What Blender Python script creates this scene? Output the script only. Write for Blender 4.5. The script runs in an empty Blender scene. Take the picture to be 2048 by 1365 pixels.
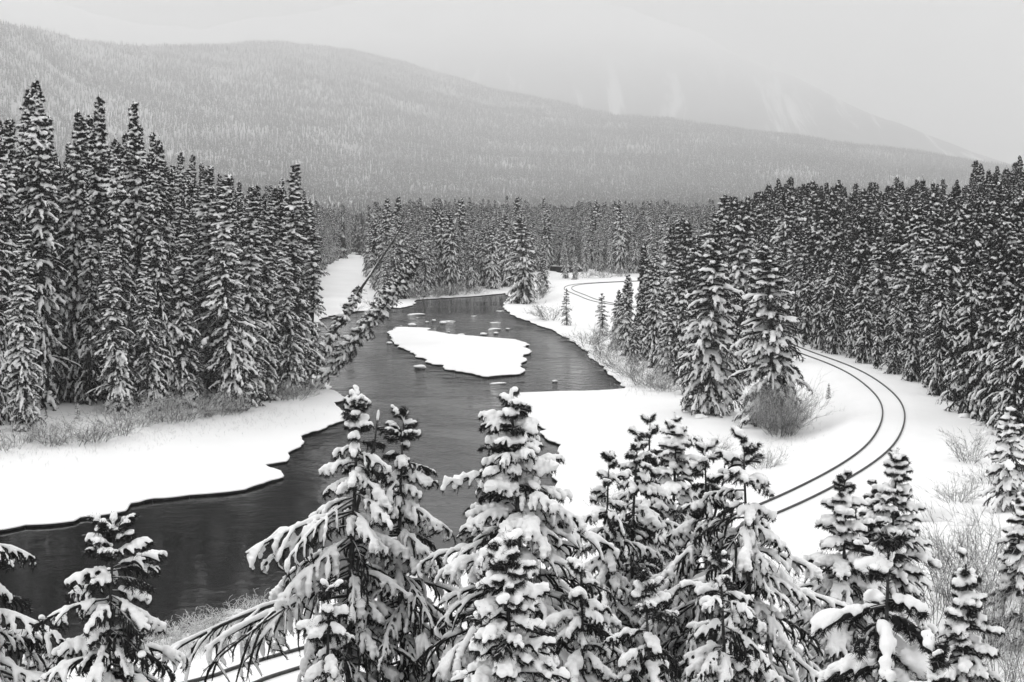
import bpy, math, time
import numpy as np
from mathutils import Vector
from mathutils.geometry import delaunay_2d_cdt
T00 = time.time()
S = bpy.context.scene
COL = S.collection

# ------------------------------------------------------------------ camera
F = 2048 * 50 / 36.0                  # focal length in photo pixels
HC = 16.0                             # camera height over the river
PITCH = math.atan(242.5 / F)
cam = bpy.data.cameras.new("camera"); cam.lens = 50; cam.sensor_width = 36
cam.clip_start = 0.3; cam.clip_end = 30000
co = bpy.data.objects.new("camera", cam); COL.objects.link(co)
co.location = (0, 0, HC); co.rotation_euler = (math.pi / 2 - PITCH, 0, 0)
S.camera = co

# ------------------------------------------------------------------ overcast sky and soft sun
SUN_EL, SUN_AZ = math.radians(52), math.radians(-40)      # azimuth measured from +Y towards +X
W = bpy.data.worlds.new("World"); S.world = W; W.use_nodes = True
nt = W.node_tree; nt.nodes.clear(); N = nt.nodes.new; LK = nt.links.new
out = N('ShaderNodeOutputWorld'); bg = N('ShaderNodeBackground')
sky = N('ShaderNodeTexSky'); sky.sky_type = 'NISHITA'; sky.sun_disc = False
sky.sun_elevation = SUN_EL; sky.sun_rotation = SUN_AZ; sky.air_density = 1.5; sky.dust_density = 6
bw = N('ShaderNodeRGBToBW'); LK(sky.outputs[0], bw.inputs[0])
tc = N('ShaderNodeTexCoord'); sx = N('ShaderNodeSeparateXYZ'); LK(tc.outputs['Generated'], sx.inputs[0])
zc = N('ShaderNodeMath'); zc.operation = 'MAXIMUM'; zc.inputs[1].default_value = 0; LK(sx.outputs[2], zc.inputs[0])
zm = N('ShaderNodeMath'); zm.operation = 'MULTIPLY_ADD'; zm.inputs[1].default_value = 6.0; zm.inputs[2].default_value = 8.4
LK(zc.outputs[0], zm.inputs[0])                            # overcast: brighter overhead than at the horizon
clo = N('ShaderNodeTexNoise'); clo.inputs['Scale'].default_value = 2.2; clo.inputs['Detail'].default_value = 5
LK(tc.outputs['Generated'], clo.inputs['Vector'])
cm = N('ShaderNodeMath'); cm.operation = 'MULTIPLY_ADD'; cm.inputs[1].default_value = 0.35; cm.inputs[2].default_value = 0.83
LK(clo.outputs[0], cm.inputs[0])
cz = N('ShaderNodeMath'); cz.operation = 'MULTIPLY'; LK(zm.outputs[0], cz.inputs[0]); LK(cm.outputs[0], cz.inputs[1])
mx = N('ShaderNodeMix'); mx.data_type = 'FLOAT'; mx.inputs[0].default_value = 0.85
LK(bw.outputs[0], mx.inputs[2]); LK(cz.outputs[0], mx.inputs[3])
LK(mx.outputs[0], bg.inputs[0]); bg.inputs[1].default_value = 0.1
LK(bg.outputs[0], out.inputs[0])
sl = bpy.data.lights.new("sun", 'SUN'); sl.energy = 0.8; sl.angle = math.radians(25)
so = bpy.data.objects.new("sun", sl); COL.objects.link(so); so.location = (0, 0, 60)
sd = Vector((math.sin(SUN_AZ) * math.cos(SUN_EL), math.cos(SUN_AZ) * math.cos(SUN_EL), math.sin(SUN_EL)))
so.rotation_euler = sd.to_track_quat('Z', 'Y').to_euler()
S.view_settings.view_transform = 'Standard'; S.view_settings.look = 'None'
S.view_settings.gamma = 1; S.view_settings.exposure = 0.2
HAZE = 0.00020
cy = S.cycles
cy.max_bounces = 5; cy.diffuse_bounces = 2; cy.glossy_bounces = 2; cy.volume_bounces = 1; cy.transparent_max_bounces = 4
cy.use_denoising = True; cy.use_light_tree = False; cy.denoising_prefilter = 'ACCURATE'; cy.denoising_input_passes = 'RGB_ALBEDO_NORMAL'; cy.use_adaptive_sampling = True; cy.adaptive_threshold = 0.01
cy.caustics_reflective = False; cy.caustics_refractive = False

# ------------------------------------------------------------------ helpers
FW = np.array([0, math.cos(PITCH), -math.sin(PITCH)]); UP = np.array([0, math.sin(PITCH), math.cos(PITCH)])
RT = np.array([1.0, 0, 0]); CP = np.array([0, 0, HC])
def ray(x, y): return FW + RT * ((x - 1024) / F) - UP * ((y - 682.5) / F)
def at_z(x, y, z=0.0):                 # the point of height z seen at photo pixel x, y
    d = ray(x, y); return CP + d * ((z - HC) / d[2])
def at_y(x, y, Y):                     # the point at depth Y
    d = ray(x, y); return CP + d * (Y / d[1])
def proj(p):
    v = np.asarray(p, float) - CP
    w = v @ FW
    return 1024 + F * (v @ RT) / w, 682.5 - F * (v @ UP) / w
def srgb(v): return (v, v, v, 1)
_rs = np.random.RandomState(3)
_lat = _rs.rand(256, 256)
def vnoise(x, y, s):
    x = np.asarray(x, float) / s + 1000; y = np.asarray(y, float) / s + 1000
    i = np.floor(x).astype(int); j = np.floor(y).astype(int); u = x - i; v = y - j
    u = u * u * (3 - 2 * u); v = v * v * (3 - 2 * v)
    L = lambda a, b: _lat[a % 256, b % 256]
    return (L(i, j) * (1 - u) + L(i + 1, j) * u) * (1 - v) + (L(i, j + 1) * (1 - u) + L(i + 1, j + 1) * u) * v - 0.5
def sstep(a, b, x):
    t = np.clip((np.asarray(x, float) - a) / (b - a), 0, 1); return t * t * (3 - 2 * t)
def new_mesh(name, V, faces, mats=(), midx=None, smooth=True):
    me = bpy.data.meshes.new(name)
    V = np.ascontiguousarray(V, dtype=np.float32).reshape(-1, 3)
    faces = [np.asarray(f, dtype=np.int32) for f in faces if len(f)]
    loops = np.concatenate([f.ravel() for f in faces])
    tot = np.concatenate([np.full(len(f), f.shape[1], dtype=np.int32) for f in faces])
    st = np.concatenate([[0], np.cumsum(tot)[:-1]]).astype(np.int32)
    me.vertices.add(len(V)); me.vertices.foreach_set('co', V.ravel())
    me.loops.add(len(loops)); me.loops.foreach_set('vertex_index', loops)
    me.polygons.add(len(tot)); me.polygons.foreach_set('loop_start', st); me.polygons.foreach_set('loop_total', tot)
    if smooth: me.polygons.foreach_set('use_smooth', np.ones(len(tot), dtype=bool))
    if midx is not None: me.polygons.foreach_set('material_index', np.asarray(midx, dtype=np.int32))
    for m in mats: me.materials.append(m)
    me.update(calc_edges=True); me.validate()
    return me
def link(name, me, parent=None):
    o = bpy.data.objects.new(name, me); COL.objects.link(o); o.parent = parent
    return o
def tag(o, label=None, cat=None, group=None, kind=None):
    if label: o['label'] = label
    if cat: o['category'] = cat
    if group: o['group'] = group
    if kind: o['kind'] = kind
    return o
def empty(name, loc, rz=0.0, s=1.0):
    o = bpy.data.objects.new(name, None); COL.objects.link(o)
    o.empty_display_size = 0.3; o.location = loc; o.rotation_euler = (0, 0, rz)
    o.scale = s if hasattr(s, '__len__') else (s, s, s)
    return o
def merge(parts):                       # [(V, [faces...]), ...] -> V, faces
    Vs, Fs, n = [], [], 0
    for V, fs in parts:
        V = V.reshape(-1, 3); Vs.append(V)
        Fs += [f + n for f in fs if len(f)]; n += len(V)
    return np.concatenate(Vs), Fs
def tubes(P, R, s=5, flat=1.0):         # P (n,k,3), R (n,k) -> closed tubes
    n, k, _ = P.shape
    T = np.gradient(P, axis=1); T /= np.linalg.norm(T, axis=2, keepdims=True) + 1e-9
    ref = np.zeros_like(T); ref[..., 2] = 1
    m = np.abs(T[..., 2]) > 0.9; ref[m] = (1, 0, 0)
    A = np.cross(T, ref); A /= np.linalg.norm(A, axis=2, keepdims=True) + 1e-9
    B = np.cross(A, T)
    a = np.arange(s) * 2 * np.pi / s
    V = P[:, :, None] + R[:, :, None, None] * (np.cos(a)[None, None, :, None] * A[:, :, None] + flat * np.sin(a)[None, None, :, None] * B[:, :, None])
    base = (np.arange(n) * k * s)[:, None, None]
    i = np.arange(k - 1)[None, :, None] * s; j = np.arange(s)[None, None, :]; j2 = (j + 1) % s
    q = np.stack([base + i + j, base + i + s + j, base + i + s + j2, base + i + j2], -1).reshape(-1, 4)
    c0 = (np.arange(n) * k * s)[:, None] + np.arange(s)[None]
    c1 = c0 + (k - 1) * s
    return V.reshape(-1, 3), [q, c0, c1[:, ::-1]]
def pathpts(start, head, elev, L, k, g, lift=0.0, curl=0.0):
    """n polylines: start (n,3), heading and elevation angles, length, droop g"""
    n = len(L); t = np.linspace(0, 1, k - 1)[None]
    e = elev[:, None] - g[:, None] * t + lift * t * t * t
    h = head[:, None] + np.asarray(curl).reshape(-1, 1) * t
    st = (L / (k - 1))[:, None]
    d = np.stack([np.cos(e) * np.cos(h) * st, np.cos(e) * np.sin(h) * st, np.sin(e) * st], -1)
    P = np.concatenate([start[:, None], start[:, None] + np.cumsum(d, 1)], 1)
    return P, e, h
def interp(P, t):                       # P (n,k,3), t (n,m) -> (n,m,3)
    k = P.shape[1]; u = np.clip(t * (k - 1), 0, k - 1.001); i = u.astype(int); f = (u - i)[..., None]
    r = np.arange(len(P))[:, None]
    return P[r, i] * (1 - f) + P[r, i + 1] * f

# ------------------------------------------------------------------ materials (the place is photographed in black and white: all greys)
def mat(name):
    m = bpy.data.materials.new(name); m.use_nodes = True
    return m, m.node_tree, m.node_tree.nodes['Principled BSDF']
def noise(t, scale, detail=3, coord='Object', rough=0.55):
    c = t.nodes.new('ShaderNodeTexCoord'); n = t.nodes.new('ShaderNodeTexNoise')
    n.inputs['Scale'].default_value = scale; n.inputs['Detail'].default_value = detail; n.inputs['Roughness'].default_value = rough
    t.links.new(c.outputs[coord], n.inputs['Vector']); return n
def ramp(t, src, stops):
    r = t.nodes.new('ShaderNodeValToRGB'); e = r.color_ramp.elements
    e[0].position, e[0].color = stops[0][0], srgb(stops[0][1]); e[1].position, e[1].color = stops[-1][0], srgb(stops[-1][1])
    for p, v in stops[1:-1]:
        q = e.new(p); q.color = srgb(v)
    t.links.new(src, r.inputs[0]); return r
def bump(t, b, src, strength, dist):
    n = t.nodes.new('ShaderNodeBump'); n.inputs['Strength'].default_value = strength; n.inputs['Distance'].default_value = dist
    t.links.new(src, n.inputs['Height']); t.links.new(n.outputs[0], b.inputs['Normal']); return n
def snow_mat(name, lo, hi, sc1, bs, bd):
    m, t, b = mat(name)
    n = noise(t, sc1, 5); r = ramp(t, n.outputs[0], [(0.3, lo), (0.7, hi)]); t.links.new(r.outputs[0], b.inputs['Base Color'])
    b.inputs['Roughness'].default_value = 0.85; b.inputs['Specular IOR Level'].default_value = 0.15
    n2 = noise(t, sc1 * 9, 4); bump(t, b, n2.outputs[0], bs, bd); return m
M_GROUND = snow_mat('ground_snow', 0.87, 0.93, 0.12, 0.5, 0.10)
M_SNOW = snow_mat('tree_snow', 0.84, 0.92, 3.0, 0.35, 0.02)
def dusted(name, dark, dark2, snow, a, b_, rnd=0.0, sc=6.0):
    """dark needles or bark, white where the face looks up and snow has settled"""
    m, t, b = mat(name)
    g = t.nodes.new('ShaderNodeNewGeometry'); s = t.nodes.new('ShaderNodeSeparateXYZ'); t.links.new(g.outputs['Normal'], s.inputs[0])
    n = noise(t, sc, 4)
    ad = t.nodes.new('ShaderNodeMath'); ad.operation = 'MULTIPLY_ADD'; ad.inputs[1].default_value = 0.9
    t.links.new(n.outputs[0], ad.inputs[0]); t.links.new(s.outputs[2], ad.inputs[2])
    mr = t.nodes.new('ShaderNodeMapRange'); mr.inputs[1].default_value = a + 0.45; mr.inputs[2].default_value = b_ + 0.45
    t.links.new(ad.outputs[0], mr.inputs[0])
    n2 = noise(t, sc * 0.4, 2); dr = ramp(t, n2.outputs[0], [(0.35, dark), (0.65, dark2)])
    mx = t.nodes.new('ShaderNodeMix'); mx.data_type = 'RGBA'
    t.links.new(mr.outputs[0], mx.inputs[0]); t.links.new(dr.outputs[0], mx.inputs[6]); mx.inputs[7].default_value = srgb(snow)
    src = mx.outputs[2]
    if rnd:
        oi = t.nodes.new('ShaderNodeObjectInfo'); m2 = t.nodes.new('ShaderNodeMapRange')
        m2.inputs[3].default_value = 1 - rnd; m2.inputs[4].default_value = 1.0
        t.links.new(oi.outputs['Random'], m2.inputs[0])
        vm = t.nodes.new('ShaderNodeVectorMath'); vm.operation = 'SCALE'
        t.links.new(src, vm.inputs[0]); t.links.new(m2.outputs[0], vm.inputs['Scale']); src = vm.outputs[0]
    t.links.new(src, b.inputs['Base Color']); b.inputs['Roughness'].default_value = 0.9; b.inputs['Specular IOR Level'].default_value = 0.1
    return m
M_NEEDLE = dusted('needles', 0.012, 0.025, 0.6, 0.8, 1.1)
M_NEEDLE_MID = dusted('needles_dusted', 0.008, 0.018, 0.75, 0.8, 1.02)
M_BARK = dusted('bark', 0.03, 0.07, 0.75, 0.55, 0.8, sc=12)
M_FAR_DARK = dusted('far_needles', 0.02, 0.035, 0.6, 0.7, 1.1, rnd=0.3, sc=1.5)
M_FAR_SNOW = dusted('far_snowy_boughs', 0.25, 0.4, 0.85, 0.2, 0.8, rnd=0.3, sc=1.5)
M_MIST_PALE = dusted('mist_whitened_boughs', 0.6, 0.78, 0.88, 0.2, 0.8, rnd=0.15, sc=1.5)  # boughs whitened in their colour to imitate mist near the crest
M_TWIG = dusted('frosted_twigs', 0.06, 0.17, 0.85, 0.05, 0.45, sc=8)
M_GRASS = dusted('frosted_grass', 0.4, 0.65, 0.88, 0.0, 0.5, sc=8)
M_ROCK, _t, _b = mat('rock'); _n = noise(_t, 3, 6); _r = ramp(_t, _n.outputs[0], [(0.35, 0.06), (0.65, 0.16)])
_t.links.new(_r.outputs[0], _b.inputs['Base Color']); _b.inputs['Roughness'].default_value = 0.7; bump(_t, _b, _n.outputs[0], 0.6, 0.05)
M_RAIL, _t, _b = mat('rail_steel'); _n = noise(_t, 5, 4); _r = ramp(_t, _n.outputs[0], [(0.3, 0.035), (0.7, 0.1)])
_t.links.new(_r.outputs[0], _b.inputs['Base Color']); _b.inputs['Metallic'].default_value = 0.5; _b.inputs['Roughness'].default_value = 0.5
M_WOOD, _t, _b = mat('weathered_wood'); _n = noise(_t, 20, 4); _r = ramp(_t, _n.outputs[0], [(0.3, 0.14), (0.7, 0.3)])
_t.links.new(_r.outputs[0], _b.inputs['Base Color']); _b.inputs['Roughness'].default_value = 0.8
M_ICE_EDGE, _t, _b = mat('dark_ice_edge'); _n = noise(_t, 2, 4); _r = ramp(_t, _n.outputs[0], [(0.3, 0.03), (0.7, 0.12)])  # mottled dark grey for the undercut below the snow lip
_t.links.new(_r.outputs[0], _b.inputs['Base Color']); _b.inputs['Roughness'].default_value = 0.4
# river water: dark, glossy, rippled in streaks
M_WATER, _t, _b = mat('river_water')
_b.inputs['Base Color'].default_value = srgb(0.006); _b.inputs['Roughness'].default_value = 0.06; _b.inputs['IOR'].default_value = 1.24
_b.inputs['Specular IOR Level'].default_value = 0.5
def rip(sx_, sy_, sc, det):
    c = _t.nodes.new('ShaderNodeTexCoord'); mp = _t.nodes.new('ShaderNodeMapping'); mp.inputs['Scale'].default_value = (sx_, sy_, 1)
    mp.inputs['Rotation'].default_value = (0, 0, math.radians(12))
    n = _t.nodes.new('ShaderNodeTexNoise'); n.inputs['Scale'].default_value = sc; n.inputs['Detail'].default_value = det
    n.inputs['Distortion'].default_value = 0.4; n.inputs['Roughness'].default_value = 0.6
    _t.links.new(c.outputs['Object'], mp.inputs[0]); _t.links.new(mp.outputs[0], n.inputs[0]); return n
r1 = rip(1, 1.0, 1.5, 6); r2 = rip(1, 1.0, 0.07, 3); r3 = rip(1, 1.0, 0.45, 3)
_s = _t.nodes.new('ShaderNodeMapRange'); _s.inputs[1].default_value = 0.4; _s.inputs[2].default_value = 0.6; _s.inputs[3].default_value = 0.25; _s.inputs[4].default_value = 1.0
_t.links.new(r2.outputs[0], _s.inputs[0])
_g = _t.nodes.new('ShaderNodeTexCoord'); _gs = _t.nodes.new('ShaderNodeSeparateXYZ'); _t.links.new(_g.outputs['Object'], _gs.inputs[0])
_gm = _t.nodes.new('ShaderNodeMapRange'); _gm.inputs[1].default_value = 225; _gm.inputs[2].default_value = 250; _gm.inputs[3].default_value = 1; _gm.inputs[4].default_value = 0.12
_gn = _t.nodes.new('ShaderNodeMapRange'); _gn.inputs[1].default_value = 70; _gn.inputs[2].default_value = 120; _gn.inputs[3].default_value = .18; _gn.inputs[4].default_value = 2.8; _t.links.new(_gs.outputs[1], _gn.inputs[0])
_t.links.new(_gs.outputs[1], _gm.inputs[0])                 # the pool beyond the rapids lies smooth
_mm = _t.nodes.new('ShaderNodeMath'); _mm.operation = 'MULTIPLY'; _t.links.new(_s.outputs[0], _mm.inputs[0]); _g2 = _t.nodes.new('ShaderNodeMath'); _g2.operation = 'MULTIPLY'; _t.links.new(_gm.outputs[0], _g2.inputs[0]); _t.links.new(_gn.outputs[0], _g2.inputs[1]); _t.links.new(_g2.outputs[0], _mm.inputs[1])
_ad = _t.nodes.new('ShaderNodeMath'); _ad.operation = 'MULTIPLY_ADD'; _ad.inputs[1].default_value = 3.0
_t.links.new(r3.outputs[0], _ad.inputs[0]); _t.links.new(r1.outputs[0], _ad.inputs[2])
_h = _t.nodes.new('ShaderNodeMath'); _h.operation = 'MULTIPLY'; _t.links.new(_ad.outputs[0], _h.inputs[0]); _t.links.new(_mm.outputs[0], _h.inputs[1])
bump(_t, _b, _h.outputs[0], 1.0, 0.06)

# ------------------------------------------------------------------ river outline and track line (traced, then laid on the ground)
def W0(pts, z=0.0): return np.array([at_z(x, y, z)[:2] for x, y in pts])
river_px = [(-500,1135),(-250,1095),(0,1063),(50,1055),(140,1046),(160,1040),(240,1026),(262,1012),(310,1004),(380,995),(440,990),
 (490,984),(530,973),(556,960),(553,948),(527,934),(568,927),(572,912),(590,898),(600,882),(612,873),(645,860),(676,850),(692,842),(680,826),(664,808),(684,803),(668,792),
 (655,779),(640,740),(632,700),(630,660),(640,638),(690,628),(740,622),(768,616),(800,618),(822,612),(832,601),(900,597),(960,593),(1012,588),
 (1022,596),(1012,606),(1008,616),(1022,630),(1045,640),(1080,653),(1112,664),(1142,682),(1152,690),(1172,700),(1182,715),(1212,738),
 (1222,752),(1246,768),(1250,781),(1200,786),(1120,787),(1040,790),(1018,800),(1030,815),(1052,832),(1062,842),(1075,851),(1082,853),(1100,863),(1091,868),(1096,880),(1123,893),(1117,900),(1117,908),(1133,929),
 (1112,933),(1108,944),(1118,962),(1114,972),(1120,998),(1096,1004),(1086,1014),(1020,1060),(900,1118),(780,1165),(640,1195),(520,1228),(440,1262),(330,1290),(120,1345),(-250,1470),(-700,1600)]
island_px = [(772,668),(790,657),(812,657),(862,659),(860,664),(900,671),(960,676),(1034,682),(1062,692),(1054,698),(1065,708),(1050,716),(1055,724),(1048,732),(1052,742),(1047,752),
 (975,758),(935,750),(888,742),(880,734),(852,727),(835,716),(820,706),(798,698),(788,691),(776,687),(780,678)]
chan_px = [(708,500),(734,496),(733,506),(716,507)]
chan2_px = [(712,511),(733,509),(732,517),(708,516)]
creek_px = [(1088,551),(1150,553),(1180,560),(1120,562),(1096,559)]
def ragged(pts, seed, amp=0.22, step=0.45):
    r = np.random.RandomState(seed); out_ = []
    n = len(pts)
    for i in range(n):
        a, b = pts[i], pts[(i + 1) % n]; L = np.linalg.norm(b - a); m = max(1, int(L / step)) if L < 400 else 1
        m = min(m, 60)
        for q in range(m): out_.append(a + (b - a) * q / m)
    P = np.array(out_); d = np.roll(P, -1, 0) - np.roll(P, 1, 0); nn = np.stack([-d[:, 1], d[:, 0]], 1)
    nn /= np.linalg.norm(nn, axis=1, keepdims=True) + 1e-9
    s = np.cumsum(np.linalg.norm(np.roll(P, -1, 0) - P, axis=1))
    # scalloped edge: rounded bites between small points
    w = vnoise(s, s * 0 + seed * 7, 2.2) * 2.4 * amp + vnoise(s, s * 0 + seed * 9 + 3, 0.8) * amp * 1.2
    w += -np.abs(vnoise(s, s * 0 + seed * 5 + 31, 3.0)) * 3.0 * amp
    return P + nn * w[:, None]
RIV = ragged(W0(river_px), 1); ISL = ragged(W0(island_px), 2, 0.3)
CHN = W0(chan_px); CHN2 = W0(chan2_px); CRK = ragged(W0(creek_px, 0.0), 4, 0.4, 1.5)
def inpoly(P, poly):
    x, y = P[:, 0], P[:, 1]; c = np.zeros(len(P), bool); x1, y1 = poly[:, 0], poly[:, 1]; x2, y2 = np.roll(x1, -1), np.roll(y1, -1)
    for a, b, c_, d in zip(x1, y1, x2, y2):
        if b == d: continue
        m = (b > y) != (d > y)
        c ^= m & (x < (c_ - a) * (y - b) / (d - b) + a)
    return c
def dist_poly(P, L, closed=True):
    A = L; B = np.roll(L, -1, 0)
    if not closed: A, B = A[:-1], B[:-1]
    best = np.full(len(P), 1e9); idx = np.zeros(len(P), int)
    for s in range(0, len(P), 4000):
        p = P[s:s + 4000][:, None]; ab = (B - A)[None]; ap = p - A[None]
        t = np.clip((ap * ab).sum(2) / ((ab * ab).sum(2) + 1e-9), 0, 1)
        d = np.linalg.norm(ap - ab * t[..., None], axis=2); k = d.argmin(1)
        best[s:s + 4000] = d[np.arange(len(k)), k]; idx[s:s + 4000] = k
    return best, idx
RIVc = np.array(W0(river_px)); ISLc = W0(island_px)
def inwater(P):
    return (inpoly(P, RIV) & ~inpoly(P, ISL)) | inpoly(P, CHN) | inpoly(P, CHN2) | inpoly(P, CRK)
TZ = 2.3
trk_px = [(250,1420),(380,1382),(521,1341),(1533,1022),(1653,965),(1697,941),(1754,900),(1780,863),(1788,830),(1779,801),(1750,772),(1711,746),(1664,725),(1616,708)]
tw = list(W0(trk_px, TZ))
p0, p1 = tw[2], tw[3]
mid = (p0 + p1) / 2 + np.array([0.6, -0.6]); tw.insert(3, mid)
tw = [np.array([-160, -95.0]), np.array([-60, -6.0])] + tw
tw += [np.array([29.0, 178]), np.array([24.5, 208]), *W0([(1208,606),(1160,590),(1137,580),(1140,573),(1165,568.5),(1215,565.5),(1275,563)], TZ), np.array([60, 340.0]), np.array([140, 352.0])]
tw = np.array(tw)
def catmull(P, m=12):
    P = np.vstack([2 * P[0] - P[1], P, 2 * P[-1] - P[-2]]); o = []
    for i in range(1, len(P) - 2):
        for t in np.linspace(0, 1, m, endpoint=False):
            a, b, c, d = P[i - 1:i + 3]
            o.append(0.5 * (2 * b + (c - a) * t + (2 * a - 5 * b + 4 * c - d) * t * t + (3 * b - a - 3 * c + d) * t ** 3))
    o.append(P[-2]); return np.array(o)
TRK = catmull(tw)
_seg = np.linalg.norm(np.diff(TRK, axis=0), axis=1); _s = np.concatenate([[0], np.cumsum(_seg)])
_u = np.arange(0, _s[-1], 0.8); TRK = np.stack([np.interp(_u, _s, TRK[:, 0]), np.interp(_u, _s, TRK[:, 1])], 1)
for _ in range(25): TRK[1:-1] = TRK[1:-1] * 0.5 + (TRK[:-2] + TRK[2:]) * 0.25
TDIR = np.gradient(TRK, axis=0); TDIR /= np.linalg.norm(TDIR, axis=1, keepdims=True)
TNOR = np.stack([TDIR[:, 1], -TDIR[:, 0]], 1)          # to the right of travel: the uphill side
def track_side(P):
    d, i = dist_poly(P, TRK[::3], closed=False); i = np.minimum(i * 3 + 1, len(TRK) - 1)
    s = ((P - TRK[i]) * TNOR[i]).sum(1)
    return d, np.sign(s)
def ground(P):
    P = np.atleast_2d(np.asarray(P, float))[:, :2]
    X, Y = P[:, 0], P[:, 1]
    dr, _ = dist_poly(P, RIVc); di, _ = dist_poly(P, ISLc); ins = inpoly(P, ISLc)
    d = np.where(ins, di, dr); d = np.where(inpoly(P, RIVc) & ~ins, 0, d)
    base = 0.20 + 0.10 * (1 - np.exp(-d / 0.4)) + 0.028 * np.clip(d - 3, 0, 90) + 0.35 * sstep(7, 14, d) * (X < 0)
    base = np.where(ins, 0.2 + 0.10 * np.clip(di, 0, 2.5), base)
    base += (vnoise(X, Y, 7) * 0.5 + vnoise(X, Y, 2.6) * 0.16) * sstep(2, 9, d)
    dt, sd = track_side(P)
    emb = TZ - 0.42 * np.clip(dt - 2.6, 0, 60) - 0.10 * sstep(1.6, 2.6, dt)
    k = np.clip((base - emb) / 1.2 * 0.5 + 0.5, 0, 1)
    river_side = base * k + emb * (1 - k) - 0.3 * k * (1 - k) * 0
    near = 1 - sstep(62, 95, Y)
    up = TZ - 0.10 * sstep(1.6, 2.6, dt) + 0.05 * np.clip(dt - 3, 0, 200) * near + 9.0 * sstep(21, 37, dt) * near + 4 * sstep(30, 200, dt) * near
    up += (1 - near) * (0.15 * np.clip(dt - 9, 0, 75) + 0.05 * np.clip(dt - 67, 0, 300))
    up += (vnoise(X, Y, 6) * 0.7 + vnoise(X, Y, 2.2) * 0.25) * sstep(4, 10, dt)
    right = sd > 0
    far = sstep(300, 430, Y)
    z = np.where(right, up * (1 - far) + (2.2 + 0 * up) * far, river_side)
    z = z * (1 - sstep(420, 700, Y)) + (2.4 - 2.1 * sstep(-.125, -.112, X / np.maximum(Y, 1)) * (1 - sstep(-.100, -.09, X / np.maximum(Y, 1))) * (1 - sstep(760, 850, Y))) * sstep(420, 700, Y)
    hill = sstep(60, 140, X - 0.16 * Y) * 12 * sstep(120, 330, Y) * (1 - sstep(600, 1000, Y))
    return z + hill
def on_ground(x, y):                   # the ground point seen at a photo pixel
    z = 1.0
    for _ in range(12):
        p = at_z(x, y, z); z = 0.5 * z + 0.5 * float(ground(p[:2])[0])
    p = at_z(x, y, z); return np.array([p[0], p[1], float(ground(p[:2])[0])])

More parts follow.
